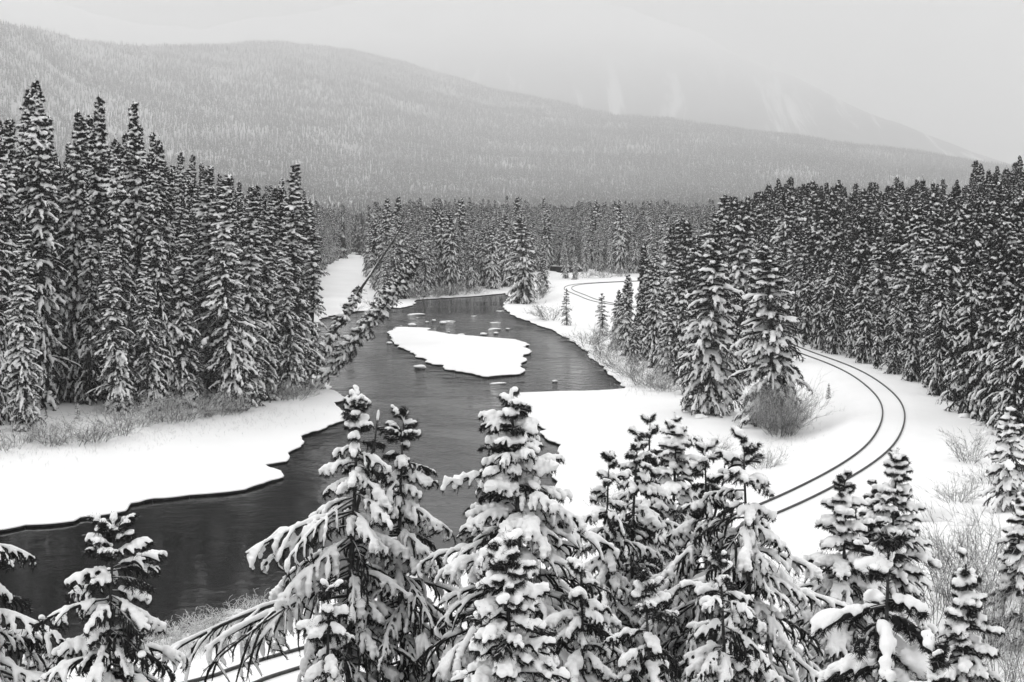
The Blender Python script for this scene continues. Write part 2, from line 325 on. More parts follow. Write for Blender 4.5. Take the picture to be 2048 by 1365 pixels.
# ------------------------------------------------------------------ ground sheet
def build_ground():
    r = np.random.RandomState(5); pts = []
    def grid(x0, x1, y0, y1, s, hole=None):
        gx, gy = np.meshgrid(np.arange(x0, x1, s), np.arange(y0, y1, s)); g = np.stack([gx.ravel(), gy.ravel()], 1) + (r.rand(gx.size, 2) - 0.5) * s * 0.5
        if hole: g = g[~((g[:, 0] > hole[0]) & (g[:, 0] < hole[1]) & (g[:, 1] > hole[2]) & (g[:, 1] < hole[3]))]
        pts.append(g)
    grid(-60, 70, 20, 175, 1.6)
    grid(-150, 190, -40, 460, 5, (-60, 70, 20, 175))
    grid(-700, 800, -250, 1700, 40, (-150, 190, -40, 460))
    grid(-13000, 13000, -2500, 17000, 600, (-700, 800, -250, 1700))
    for off in (-9, -7, -5.4, -4.2, -3.2, -2.6, -1.9, -1.2, -0.85, 0, 0.85, 1.2, 1.9, 2.6, 3.4, 5, 7):
        q = TRK[::2] + TNOR[::2] * off; q = q[(q[:, 1] > 10) & (q[:, 1] < 345)]; pts.append(q)
    for poly, sg in ((RIV, 1), (ISL, -1)):
        d = np.roll(poly, -1, 0) - np.roll(poly, 1, 0); nn = np.stack([-d[:, 1], d[:, 0]], 1); nn /= np.linalg.norm(nn, axis=1, keepdims=True) + 1e-9
        for off in (0.12, 0.35, 0.9, -0.12, -0.35, -0.9):
            pts.append((poly + nn * off)[::2 if abs(off) > 0.3 else 1])
    P = np.concatenate(pts)
    polys = [RIV, ISL, CHN, CHN2, CRK]
    keep = np.ones(len(P), bool)
    for q in polys: keep &= dist_poly(P, q)[0] > 0.07
    P = P[keep]
    w = inwater(P); P = P[~w]
    n0 = 0; V = []; E = []
    for q in polys:
        m = len(q); V.append(q); E += [(n0 + i, n0 + (i + 1) % m) for i in range(m)]; n0 += m
    allv = np.concatenate(V + [P])
    vo, eo, fo, *_r = delaunay_2d_cdt([Vector((float(a), float(b))) for a, b in allv], E, [], 0, 1e-4)
    v = np.array([(a.x, a.y) for a in vo]); f = np.array([list(a) for a in fo if len(a) == 3])
    c = v[f].mean(1); f = f[~inwater(c)]
    z = ground(v)
    # rails lie in shallow grooves
    V3 = np.column_stack([v, z])
    # undercut ice edge below every open boundary next to water
    ed = np.concatenate([f[:, [0, 1]], f[:, [1, 2]], f[:, [2, 0]]]); key = np.sort(ed, 1)
    uq, inv, cnt = np.unique(key, axis=0, return_inverse=True, return_counts=True)
    be = ed[cnt[inv.ravel()] == 1]
    lim = (np.abs(v[be[:, 0], 0]) < 600) & (v[be[:, 0], 1] < 1200) & (v[be[:, 0], 1] > -200); be = be[lim]
    a, b = v[be[:, 0]], v[be[:, 1]]; d = b - a; nn = np.stack([-d[:, 1], d[:, 0]], 1); nn /= np.linalg.norm(nn, axis=1, keepdims=True) + 1e-9
    za, zb = z[be[:, 0]], z[be[:, 1]]
    m = len(be); base = len(V3)
    rings = []
    for off, dz in ((-0.04, -0.07), (0.06, -0.13), (0.22, None)):
        pa = np.column_stack([a + nn * off, za + dz if dz is not None else za * 0 - 0.1]); pb = np.column_stack([b + nn * off, zb + dz if dz is not None else zb * 0 - 0.1])
        rings.append(np.concatenate([pa, pb]))
    V3 = np.concatenate([V3] + rings)
    r_ = np.arange(m)
    F1 = np.stack([be[:, 1], be[:, 0], base + r_, base + m + r_], 1)
    F2 = np.stack([base + m + r_, base + r_, base + 2 * m + r_, base + 3 * m + r_], 1)
    F3 = np.stack([base + 3 * m + r_, base + 2 * m + r_, base + 4 * m + r_, base + 5 * m + r_], 1)
    mi = np.concatenate([np.zeros(len(f) + m), np.ones(2 * m)])
    me = new_mesh('snow_ground', V3, [f, F1, F2, F3], [M_GROUND, M_ICE_EDGE], mi)
    return tag(link('snow_ground', me), kind='structure')
build_ground()
wv = np.array([(-400, -60, 0), (420, -60, 0), (420, 760, 0), (-400, 760, 0)], float)
tag(link('river', new_mesh('river', wv, [np.array([[0, 1, 2, 3]])], [M_WATER], smooth=False)), kind='structure')
print('ground', round(time.time() - T00, 1))

# ------------------------------------------------------------------ railway
def rail_mesh(off):
    C = TRK + TNOR * off; z = np.full(len(C), TZ - 0.04)
    prof = [(-0.075, -0.04), (-0.06, 0.03), (-0.02, 0.045), (-0.02, 0.09), (-0.045, 0.10), (-0.045, 0.14), (0.045, 0.14), (0.045, 0.10), (0.02, 0.09), (0.02, 0.045), (0.06, 0.03), (0.075, -0.04)]
    n = len(C); k = len(prof)
    V = np.zeros((n, k, 3))
    for j, (u, w) in enumerate(prof):
        V[:, j, :2] = C + TNOR * u; V[:, j, 2] = z + w
    i = np.arange(n - 1)[:, None] * k; j = np.arange(k)[None]; j2 = (j + 1) % k
    q = np.stack([i + j, i + k + j, i + k + j2, i + j2], -1).reshape(-1, 4)
    return new_mesh('rail', V.reshape(-1, 3), [q], [M_RAIL], smooth=False)
tr = empty('railway_track', (0, 0, 0))
tag(tr, 'single railway track curving through the snow, sleepers buried and two dark rails showing', 'railway')
for off in (-0.75, 0.75): link('rail', rail_mesh(off), tr)

# ------------------------------------------------------------------ trees
def remeshed(V, faces, voxel, mats, smooth_it=2, name='snow'):
    me = new_mesh(name + '_raw', V, faces); o = bpy.data.objects.new(name + '_raw', me); COL.objects.link(o)
    m = o.modifiers.new('r', 'REMESH'); m.mode = 'VOXEL'; m.voxel_size = voxel; m.use_smooth_shade = True
    if smooth_it:
        m2 = o.modifiers.new('s', 'SMOOTH'); m2.factor = 0.5; m2.iterations = smooth_it
    dg = bpy.context.evaluated_depsgraph_get(); res = bpy.data.meshes.new_from_object(o.evaluated_get(dg)); res.name = name
    bpy.data.objects.remove(o); bpy.data.meshes.remove(me)
    res.materials.clear()
    for q in mats: res.materials.append(q)
    return res
def needle_tris(P, R, per, ln, wd, rnd, down=0.25, fwd=0.7):
    """thin triangles bristling from twig polylines P (n,k,3)"""
    n = len(P); t = rnd.rand(n, per) ** 0.85
    c = interp(P, t)
    tan = interp(np.gradient(P, axis=1), t); tan /= np.linalg.norm(tan, axis=2, keepdims=True) + 1e-9
    d = rnd.normal(size=(n, per, 3)); d /= np.linalg.norm(d, axis=2, keepdims=True); d[..., 2] -= down
    v = tan * fwd + d; v /= np.linalg.norm(v, axis=2, keepdims=True)
    l = ln * (0.6 + 0.8 * rnd.rand(n, per, 1))
    s = np.cross(v, rnd.normal(size=(n, per, 3))); s /= np.linalg.norm(s, axis=2, keepdims=True) + 1e-9
    w = wd * (0.7 + 0.6 * rnd.rand(n, per, 1))
    a = c + s * w; b = c - s * w; e = c + v * l
    return np.stack([a, b, e], 2).reshape(-1, 3)
def make_tree(seed, H, R, voxel, style='spruce', snow=1.0, load=0.8, sr=0.06, whorl=0.35, nb=6, ntw=8, per=20, nl=0.08, nw=0.008, core=0.02,
              bare=0.0, crown0=0.03, prof=0.8, droop=0.5, tlen=0.5, tdroop=0.5, tiplift=0.0, lean=None, dark=M_NEEDLE, leaders=1, topbare=0.0, trunk_r=None, irregular=0.25, jag=0.15, skew=None):
    r = np.random.RandomState(seed)
    hs = []
    h = H * crown0
    while h < H * ((0.985 if style == 'pine' else 0.97) - topbare):
        s = 1 - h / H
        m = max(3, int(round(nb * (0.6 + 0.6 * s) + r.uniform(-1, 1))))
        ph0 = r.rand() * 6.28
        wl = 1 + r.uniform(-irregular, irregular)
        for i in range(m):
            hs.append((h + r.uniform(-.5, .5) * whorl * (1.6 if style == 'pine' else 2.2), ph0 + 6.283 * i / m + r.uniform(-.35, .35), wl * (1 + r.uniform(-irregular, irregular))))
        h += whorl * ((0.5 + 0.7 * sstep(0, .1, s)) if style == 'pine' else (0.55 + 0.6 * s)) * r.uniform(.8, 1.2)
    hs = np.array(hs); h = hs[:, 0]; phi = hs[:, 1]; s = np.clip(1 - h / H, 0, 1)
    keep = r.rand(len(h)) > bare * sstep(0.15, 0.7, s); h, phi, s, mul = h[keep], phi[keep], s[keep], hs[keep, 2]
    L = (R * s ** prof * (1 - 0.35 * sstep(0.8, 1.0, s)) + (0.055 if style == 'pine' else 0.02) * H ** 0.5) * mul
    if skew is not None:               # longer boughs to one side
        L = L * (1 + skew[1] * np.clip(np.cos(phi - skew[0]), 0, 1) * sstep(0.15, 0.32, s) * (1 - 1.25 * sstep(.42, .52, s)))
    n = len(h)
    if style == 'pine':
        # loaded boughs: short upturned shoots at the top, straight sloping-down boughs below
        e0 = np.radians(66 - 76 * sstep(0, .15, s) - 10 * s + r.uniform(-11, 11, n)); g = droop * (0.25 + .35 * s); L = L * (1.05 + .15 * sstep(0, .2, s)) * (1 - .2 * sstep(.55, .8, s)) * r.uniform(.6, 1.5, n)
    else:
        e0 = np.radians(48 - 62 * s ** 0.4 + r.uniform(-9, 9, n)); g = droop * (0.3 + 0.9 * s) * r.uniform(.6, 1.4, n)
    swx = 0.012 * H * np.sin(h / H * 5 + seed); st = np.column_stack([swx, 0.008 * H * np.cos(h / H * 4 + seed), h]); st -= np.array([swx[0] * 0, 0, 0])
    B, be, bh = pathpts(st, phi, e0, L, 7, g, tiplift, r.uniform(-.4, .4, n))
    # side twigs
    tt = (np.linspace(0.18, 0.97, ntw)[None] + r.uniform(-.05, .05, (n, ntw))).clip(.08, 1)
    base = interp(B, tt).reshape(-1, 3)
    ti = np.clip((tt * 5.99).astype(int), 0, 5); el = np.take_along_axis(be, ti, 1); hd = np.take_along_axis(bh, ti, 1)
    side = np.where((np.arange(ntw)[None] + r.randint(0, 2, (n, 1))) % 2 == 0, 1, -1)
    ang = side * np.radians(r.uniform(28, 68, (n, ntw)) * (1 - 0.55 * tt))
    tl = (tlen * L[:, None] * (1.08 - 0.75 * tt) * np.sqrt(np.clip(tt * 2.2, 0, 1)) + 0.5 * whorl * 0.6) * r.uniform(.6, 1.3, (n, ntw))
    tl = np.minimum(tl, 0.9 * L[:, None] + 0.05)
    Tw, _, _ = pathpts(base, (hd + ang).ravel(), (el + r.uniform(-.15, .25, (n, ntw))).ravel() - 0.15, tl.ravel(), 5, tdroop * r.uniform(.4, 1.5, n * ntw), 0.0, (-side * 0.3).ravel())
    # trunk and leaders
    tr_ = trunk_r or 0.011 * H + 0.02
    kz = 14; z = np.linspace(0, 1, kz); TP = np.zeros((leaders, kz, 3)); TR = np.zeros((leaders, kz))
    for q in range(leaders):
        zz = z * H * (1 if q == 0 else 1 - 0.03 * q)
        bx = 0.012 * H * np.sin(zz / H * 5 + seed); by = 0.008 * H * np.cos(zz / H * 4 + seed)
        off = 0 if q == 0 else 1
        aa = q * 2.4 + seed
        TP[q] = np.column_stack([bx + off * np.cos(aa) * 0.09 * H * sstep(.7, 1, z), by + off * np.sin(aa) * 0.03 * H * sstep(.7, 1, z), zz])
        TR[q] = tr_ * (1 - z) ** 0.9 + 0.008 + 0.003 * (H > 10)
        if lean is not None: TR[q] = tr_ * (1 - z) ** .6 * .7 + .03
    TP[:, 0, 2] -= 0.4
    cand = [B, Tw, TP]
    if lean is not None:               # tilt the skeleton, then let everything hang and pile up by gravity again
        ax, az = lean; c_, s_ = math.cos(ax), math.sin(ax); Rm = np.array([[c_, 0, s_], [0, 1, 0], [-s_, 0, c_]])
        c2, s2 = math.cos(az), math.sin(az); Rz = np.array([[c2, -s2, 0], [s2, c2, 0], [0, 0, 1]])
        M = Rz @ Rm
        cand = [q @ M.T for q in cand]
    B, Tw, TP = cand
    # wood
    bR = (0.12 * tr_ + 0.012 * L[:, None]) * np.linspace(1, 0.25, 7)[None]
    nt_ = len(Tw); wl_ = [tubes(TP, TR, 8), tubes(B, bR * (1 if H > 10 else 0.8), 4)]
    if nt_ < 9000: wl_.append(tubes(Tw, np.linspace(0.007, 0.004, 5)[None] * (1 + 0.08 * H) + np.zeros((nt_, 5)), 3))
    if lean is not None:               # dead stubs along the bare upper trunk
        ns = 46; a = r.uniform(.35, .98, (1, ns)); b0 = interp(TP[:1], a)[0]; ax_ = TP[0, -1] - TP[0, 0]; ax_ /= np.linalg.norm(ax_)
        dv = r.normal(size=(ns, 3)); dv -= (dv @ ax_)[:, None] * ax_; dv /= np.linalg.norm(dv, axis=1, keepdims=True); ln_ = r.uniform(.3, 1.3, (ns, 1))
        SP_ = np.stack([b0, b0 + dv * ln_ * .5 + ax_ * .1, b0 + dv * ln_ + ax_ * .3 - [0, 0, .1]], 1); wl_.append(tubes(SP_, np.array([[.03, .025, .012]]) * np.ones((ns, 1)), 4))
    V, fs = merge(wl_); trunk = new_mesh('trunk', V, fs, [M_BARK])
    # needles along outer bough, twigs and leaders
    green = r.rand(nt_) > 0.08
    live = Tw[green]
    N1 = needle_tris(live, None, per, nl, nw, r)
    outer = interp(B, np.linspace(0.25, 1, 5)[None].repeat(n, 0))
    N2 = needle_tris(outer, None, per * 2, nl, nw, r)
    top = interp(TP, np.linspace(0.86, 1, 4)[None].repeat(len(TP), 0)) if topbare == 0 else TP[:, -2:]
    N3 = needle_tris(top, None, 150 if voxel < 0.05 else 30, nl, nw, r, down=-0.2)
    NV = np.concatenate([N1, N2, N3]); NF = np.arange(len(NV)).reshape(-1, 3)
    parts = [(NV, [NF])]
    if core:
        parts.append(tubes(live, core * np.array([.8, 1, 1, .8, .3])[None] * r.uniform(.6, 1.2, (len(live), 1)), 4))
        parts.append(tubes(outer, core * np.array([.6, 1.1, 1.2, 1, .4])[None] * np.ones((n, 1)), 4))
    V, fs = merge(parts); crown = new_mesh('crown', V, fs, [dark])
    # snow lying on the boughs
    bl = (r.rand(n) < load) * r.uniform(.55, 1.25, n) * (0.75 + 0.25 * sstep(0.0, 0.25, s))
    km = 9
    def snowtube(P, rad, ld, tstart):
        m = len(P); t = np.linspace(tstart, 1.0, km)[None].repeat(m, 0); Q = interp(P, t)
        bump_ = 1 + jag * 1.6 * (r.rand(m, km) - 0.5) * 2
        pr = np.array([.35, .75, .95, 1.05, 1.1, 1.1, 1.05, .9, .45])[None]
        RR = rad[:, None] * ld[:, None] * pr * bump_
        Q = Q.copy(); Q[..., 2] += RR * 0.6 + core * 0.7
        # rounded nose past the tip
        return tubes(Q, RR, 7, 0.9)
    tp = []
    sel = bl > 0
    wide = sr * (0.8 + 0.25 * np.clip(L / (R + 1e-6), 0, 1.3))
    if sel.any(): tp.append(snowtube(B[sel], wide[sel] * (.9 if style == 'pine' else 1.1), bl[sel], 0.12))
    tb = np.repeat(bl, ntw) * (r.rand(nt_) < (0.86 if voxel < .05 else .72)) * r.uniform(.6, 1.2, nt_) * snow
    ts = (tb > 0.25) & green
    if ts.any(): tp.append(snowtube(Tw[ts], np.full(ts.sum(), sr), tb[ts], 0.0))
    # clumps: heavier cushions here and there
    nc = int(n * 0.3); ci = r.choice(np.flatnonzero(s > .07), nc); tc_ = r.uniform(.35, .95, (nc, 1)); c = interp(B[ci], tc_)[:, 0]
    seg = np.linspace(-1, 1, 5)[None, :, None] * (np.column_stack([np.cos(phi[ci]), np.sin(phi[ci]), -0.45 * np.ones(nc)]) * (sr * r.uniform(1.2, 2.8, (nc, 1))))[:, None]
    if lean is not None:
        q = TP[:, 1:-1].copy(); q[..., 2] += TR[:, 1:-1] * .75; tp.append(tubes(q, np.maximum(TR[:, 1:-1] * .8, .055) * r.uniform(.5, 1.2, TR[:, 1:-1].shape), 7))
    if lean is None:
        CR = sr * r.uniform(1.0, 1.9, (nc, 1)) * np.array([.45, .9, 1.05, .9, .45])[None] * snow
        cc = c[:, None] + seg; cc[..., 2] += sr * 0.8
        tp.append(tubes(cc, CR, 8, 0.8))
    if topbare == 0:
        tq = interp(TP, np.linspace(0.975, 1.0, 5)[None].repeat(len(TP), 0)); tq[:, -1, 2] += sr * 0.4
        tp.append(tubes(tq, sr * np.array([.4, .55, .6, .65, .35])[None] * np.ones((len(TP), 1)), 7))
    V, fs = merge(tp)
    sn = remeshed(V, fs, voxel, [M_SNOW], 1)
    return dict(trunk=trunk, crown=crown, snow=sn, H=H, R=R)
def place_tree(name, T, loc, H=None, label=None, cat=None, group=None, rz=0.0, wide=1.0):
    s = 1.0 if H is None else H / T['H']
    e = empty(name, loc, rz, (s * wide, s * wide, s))
    for k in ('trunk', 'crown', 'snow'): link(k, T[k], e)
    return tag(e, label, cat, group)

# --- mid-distance kinds
LS = [make_tree(11 + i, 24, R, 0.06, snow=1, load=.66, sr=0.085, whorl=.27, nb=7, ntw=6, per=14, nl=.17, nw=.028, core=.035, bare=b, crown0=.03, prof=.9, droop=1.0, tlen=.38, tdroop=.9, irregular=.4, jag=.35, dark=M_NEEDLE_MID)
      for i, (R, b) in enumerate([(2.0, .05), (1.6, .15), (2.35, .1), (1.7, .6), (1.8, .1)])]
DS = [make_tree(31 + i, 13, R, .06, snow=1, load=.72, sr=.085, whorl=.30, nb=8, ntw=9, per=14, nl=.2, nw=.025, core=.035, crown0=.02, prof=.7, droop=.8, tlen=.45, tdroop=.7, irregular=.28, jag=.3, dark=M_NEEDLE_MID)
      for i, R in enumerate([2.35, 2.6, 2.0])]
RS = [make_tree(41 + i, 14, R, .065, style=('pine' if i == 2 else 'spruce'), snow=1, load=.66, sr=.078, whorl=.28, nb=7, jag=.35, ntw=7, per=14, nl=.22, nw=.028, core=.035, crown0=.04, prof=.85, droop=1.1, tlen=.45, tdroop=1.0, irregular=.35, dark=M_NEEDLE_MID)
      for i, R in enumerate([1.75, 1.4, 1.9, 1.5])]
SM = [make_tree(51 + i, 4, R, .03, snow=1, load=.8, sr=.045, whorl=.22, nb=5, ntw=6, per=12, nl=.09, nw=.012, core=.015, crown0=.03, prof=.85, droop=.5, tlen=.45, tdroop=.4)
      for i, R in enumerate([.75, .6])]
print('mid trees', round(time.time() - T00, 1), [sum(len(t[k].polygons) for k in ('trunk', 'crown', 'snow')) for t in (LS[0], DS[0], RS[0])])

# --- far kinds: few hundred faces each, used only for the distant woods
def far_tree(seed, H, R, layers, pts, psnow):
    r = np.random.RandomState(seed); V = []; Fc = []; mi = []
    V += [(-.12, -.1, -.5), (.12, -.1, -.5), (0, .14, -.5), (0, 0, H * .95)]; Fc += [(0, 1, 3), (1, 2, 3), (2, 0, 3)]; mi += [0, 0, 0]
    for i in range(layers):
        s = (i + .6) / layers; h = H * (1 - s * .95); ph = r.rand() * 6.28; rr = R * s ** .7 * r.uniform(.75, 1.15)
        for j in range(pts):
            a = ph + 6.283 * j / pts + r.uniform(-.25, .25); l = rr * r.uniform(.6, 1.25) + .1; w = .5 * 6.283 / pts * l * r.uniform(.55, 1.0) + .05
            dz = l * r.uniform(.35, .8); b = len(V); ca, sa = math.cos(a), math.sin(a)
            th = H / layers * r.uniform(.5, 1.1)
            V += [(0, 0, h + th), (ca * l * .6 - sa * w, sa * l * .6 + ca * w, h - dz * .5), (ca * l, sa * l, h - dz), (ca * l * .6 + sa * w, sa * l * .6 - ca * w, h - dz * .5)]
            Fc += [(b, b + 1, b + 2), (b, b + 2, b + 3)]; q = 1 if r.rand() < psnow else 0; mi += [q, q if r.rand() < .7 else 0]
    return new_mesh('far_conifer', V, [np.array(Fc)], [M_FAR_DARK, M_FAR_SNOW], mi, smooth=False)
POOL = bpy.data.collections.new('distant_conifer_kinds')
for i, (R, ly, p, ps) in enumerate([(2.0, 20, 8, .45), (1.6, 22, 8, .4), (2.3, 18, 9, .5), (1.7, 20, 7, .35)]):
    POOL.objects.link(bpy.data.objects.new(f'conifer_kind', far_tree(70 + i, 18, R, ly, p, ps)))
POOL2 = bpy.data.collections.new('hillside_conifer_kinds')
for i, (R, ly, p, ps) in enumerate([(2.3, 8, 5, .34), (1.9, 9, 5, .28), (2.6, 8, 5, .4), (2.0, 8, 5, .2)]):
    POOL2.objects.link(bpy.data.objects.new(f'conifer_kind', far_tree(80 + i, 16, R, ly, p, ps)))
POOL3 = bpy.data.collections.new('mist_whitened_conifer_kinds')
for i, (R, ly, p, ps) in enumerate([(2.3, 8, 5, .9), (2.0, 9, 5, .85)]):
    _m = far_tree(95 + i, 16, R, ly, p, ps); _m.materials[1] = M_MIST_PALE; POOL3.objects.link(bpy.data.objects.new(f'conifer_kind', _m))
def scatter(name, P, scl, rot, coll, label, cat):
    me = bpy.data.meshes.new(name); me.vertices.add(len(P)); me.vertices.foreach_set('co', np.asarray(P, np.float32).ravel())
    a = me.attributes.new('scl', 'FLOAT_VECTOR', 'POINT'); a.data.foreach_set('vector', np.asarray(scl, np.float32).ravel())
    a = me.attributes.new('rot', 'FLOAT_VECTOR', 'POINT'); a.data.foreach_set('vector', np.asarray(rot, np.float32).ravel())
    o = link(name, me); g = bpy.data.node_groups.new(name, 'GeometryNodeTree')
    g.interface.new_socket(name='Geometry', in_out='INPUT', socket_type='NodeSocketGeometry'); g.interface.new_socket(name='Geometry', in_out='OUTPUT', socket_type='NodeSocketGeometry')
    n = g.nodes.new; i = n('NodeGroupInput'); ou = n('NodeGroupOutput'); ip = n('GeometryNodeInstanceOnPoints'); ci = n('GeometryNodeCollectionInfo')
    ci.inputs['Collection'].default_value = coll; ci.inputs['Separate Children'].default_value = True; ci.inputs['Reset Children'].default_value = True
    ip.inputs['Pick Instance'].default_value = True
    def att(nm):
        q = n('GeometryNodeInputNamedAttribute'); q.data_type = 'FLOAT_VECTOR'; q.inputs['Name'].default_value = nm; return q.outputs['Attribute']
    l = g.links.new; l(i.outputs[0], ip.inputs['Points']); l(ci.outputs[0], ip.inputs['Instance']); l(att('scl'), ip.inputs['Scale']); l(att('rot'), ip.inputs['Rotation']); l(ip.outputs[0], ou.inputs[0])
    md = o.modifiers.new('scatter', 'NODES'); md.node_group = g
    return tag(o, label, cat, kind='stuff')

# ------------------------------------------------------------------ hills and mountains
def massif(name, xs, crest, y0, y1, ybase, seed, amp, mats, nx=150, ny=60, back=1500):
    """slope rising from ybase at depth y0 to a crest line at depth y1(x); xs/crest in photo px"""
    gx = np.linspace(xs[0], xs[-1], nx); cr = np.interp(gx, xs, crest)
    D1 = np.interp(gx, y1[0], y1[1])
    V = np.zeros((nx, ny + 12, 3)); m = F
    for j in range(ny + 12):
        t = j / ny
        if t <= 1:
            Y = y0 + (D1 - y0) * t; py = ybase + (cr - ybase) * (t ** 0.85 * 0.6 + 0.4 * sstep(0, 1, t))
            z = HC + Y * (440 - py) / F
        else:
            u = (t - 1) * ny / 11; Y = D1 + back * u; z = (HC + D1 * (440 - cr) / F) * (1 - u) - 5
        X = Y * (gx - 1024) / F
        q = np.minimum(1, np.minimum(t * 4, 1))
        z = z + q * amp * (vnoise(X + seed * 99, Y, 420) * 2.0 + vnoise(X, Y + seed * 50, 150) * .8)
        V[:, j] = np.column_stack([X, Y, z])
    i = np.arange(nx - 1)[:, None] * (ny + 12); j = np.arange(ny + 11)[None]
    q = np.stack([i + j, i + ny + 12 + j, i + ny + 13 + j, i + j + 1], -1).reshape(-1, 4)
    o = tag(link(name, new_mesh(name, V.reshape(-1, 3), [q], mats)), kind='structure')
    return o, V[:, :ny + 6]
def sample_grid(V, n, seed, xr=(-.47, .47)):
    r = np.random.RandomState(seed); a, b = V[:-1, :-1], V[1:, 1:]
    ar = np.abs(np.cross((V[1:, :-1] - a)[..., :2], (V[:-1, 1:] - a)[..., :2])); cx = a[..., 0] / a[..., 1]
    ar = ar * ((cx > xr[0]) & (cx < xr[1])); p = (ar / ar.sum()).ravel(); k = r.choice(len(p), n, p=p)
    i, j = np.unravel_index(k, ar.shape); u, v = r.rand(n, 1), r.rand(n, 1)
    return (V[i, j] * (1 - u) + V[i + 1, j] * u) * (1 - v) + (V[i, j + 1] * (1 - u) + V[i + 1, j + 1] * u) * v
def hill_material(name, lo, hi, a, b):
    m, t, bs = mat(name); n = noise(t, 0.004, 8); r = ramp(t, n.outputs[0], [(a, lo), (b, hi)]); t.links.new(r.outputs[0], bs.inputs['Base Color']); bs.inputs['Roughness'].default_value = .95; return m
M_HILL = hill_material('hill_snow_painted_shade', .3, .5, .35, .65)  # snow greyed in its colour for the shade under the trees
hill, HV = massif('hill', [-500, 0, 90, 170, 300, 420, 560, 700, 800, 1000, 1230, 1500, 1750, 1900, 2048, 2500],
    [20, 48, 66, 92, 102, 98, 88, 104, 128, 185, 238, 264, 296, 318, 340, 380], 1550, ([-500, 0, 200, 560, 800, 1000, 1300, 2500], [4400, 4800, 6000, 7400, 8400, 8400, 7000, 5200]), 450, 1, 11, [M_HILL])
rr = np.random.RandomState(8)
hp = sample_grid(HV, 210000, 4)
dens = vnoise(hp[:, 0], hp[:, 1], 160) + .5 * vnoise(hp[:, 0], hp[:, 1], 50)
hp = hp[rr.rand(len(hp)) < np.clip(.8 + 1.1 * dens, .25, 1)]
n = len(hp); sc_ = rr.uniform(.65, 1.3, n) * (1 + .5 * vnoise(hp[:, 0], hp[:, 1], 120))
mist_pale = rr.rand(n) < sstep(480, 930, hp[:, 2] + 120 * vnoise(hp[:, 0], hp[:, 1], 300)) * .95  # more whitened trees upslope: mist painted into the forest colour
_h = np.column_stack([sc_ * rr.uniform(.8, 1.15, n), sc_ * rr.uniform(.8, 1.15, n), sc_]); _q = np.column_stack([rr.normal(0, .02, n), rr.normal(0, .02, n), rr.rand(n) * 6.28])
for _k, _c, _l in ((~mist_pale, POOL2, 'endless snow-dusted conifer forest covering the lower hazy hillside'), (mist_pale, POOL3, 'snowy conifer forest coloured paler to imitate mist on the upper hillside')):
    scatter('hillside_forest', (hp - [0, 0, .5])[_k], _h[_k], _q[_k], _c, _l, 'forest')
def mountain_material():
    m, t, b = mat('mountain_forest_and_snow_chutes_painted_mist')
    c = t.nodes.new('ShaderNodeTexCoord'); mp = t.nodes.new('ShaderNodeMapping'); mp.inputs['Rotation'].default_value = (0, 0, .5); mp.inputs['Scale'].default_value = (.006, .0009, .001)
    n = t.nodes.new('ShaderNodeTexNoise'); n.inputs['Scale'].default_value = 1; n.inputs['Detail'].default_value = 9; n.inputs['Roughness'].default_value = .62; n.inputs['Distortion'].default_value = .5
    t.links.new(c.outputs['Object'], mp.inputs[0]); t.links.new(mp.outputs[0], n.inputs[0])
    r = ramp(t, n.outputs[0], [(.3, .07), (.56, .14), (.63, .6), (.72, .8)])
    s = t.nodes.new('ShaderNodeSeparateXYZ'); t.links.new(c.outputs['Object'], s.inputs[0]); q = t.nodes.new('ShaderNodeMapRange'); q.inputs[1].default_value = 650; q.inputs[2].default_value = 1350
    t.links.new(s.outputs[2], q.inputs[0]); x = t.nodes.new('ShaderNodeMix'); x.data_type = 'RGBA'; t.links.new(q.outputs[0], x.inputs[0]); t.links.new(r.outputs[0], x.inputs[6]); x.inputs[7].default_value = srgb(.85)  # colour whitens with height, painting the crest's fade into cloud
    t.links.new(x.outputs[2], b.inputs['Base Color']); b.inputs['Roughness'].default_value = .95; return m
mount, MV = massif('mountain', [-700, 0, 200, 420, 700, 1000, 1150, 1350, 1500, 1680, 1850, 2048, 2500],
    [-60, -40, 40, 60, 20, -30, -10, 60, 120, 200, 280, 335, 380], 8600, ([-700, 1000, 2500], [10800, 11200, 10300]), 420, 3, 40, [mountain_material()], nx=200, ny=80, back=2500)
print('hills', round(time.time() - T00, 1), n)

# ------------------------------------------------------------------ stands of trees on both banks and beyond the river
ORD = ['first', 'second', 'third', 'fourth', 'fifth', 'sixth', 'seventh', 'eighth', 'ninth', 'tenth', 'eleventh', 'twelfth', 'thirteenth', 'fourteenth', 'fifteenth', 'sixteenth', 'seventeenth', 'eighteenth', 'nineteenth', 'twentieth']
occupied = []                           # (X, Y) of hand-placed trees
def stand_tree(name, T, bx, by, ty, label, cat, group=None, rz=0.0, wide=1.0):
    p = on_ground(bx, by); H = (by - ty) / F * p[1] * 1.0
    occupied.append((p[0], p[1])); p = (p[0], p[1], p[2] - .1)
    return place_tree(name, T, p, H, label, cat, group, rz, wide)
rz = lambda i: (i * 2.399) % 6.283
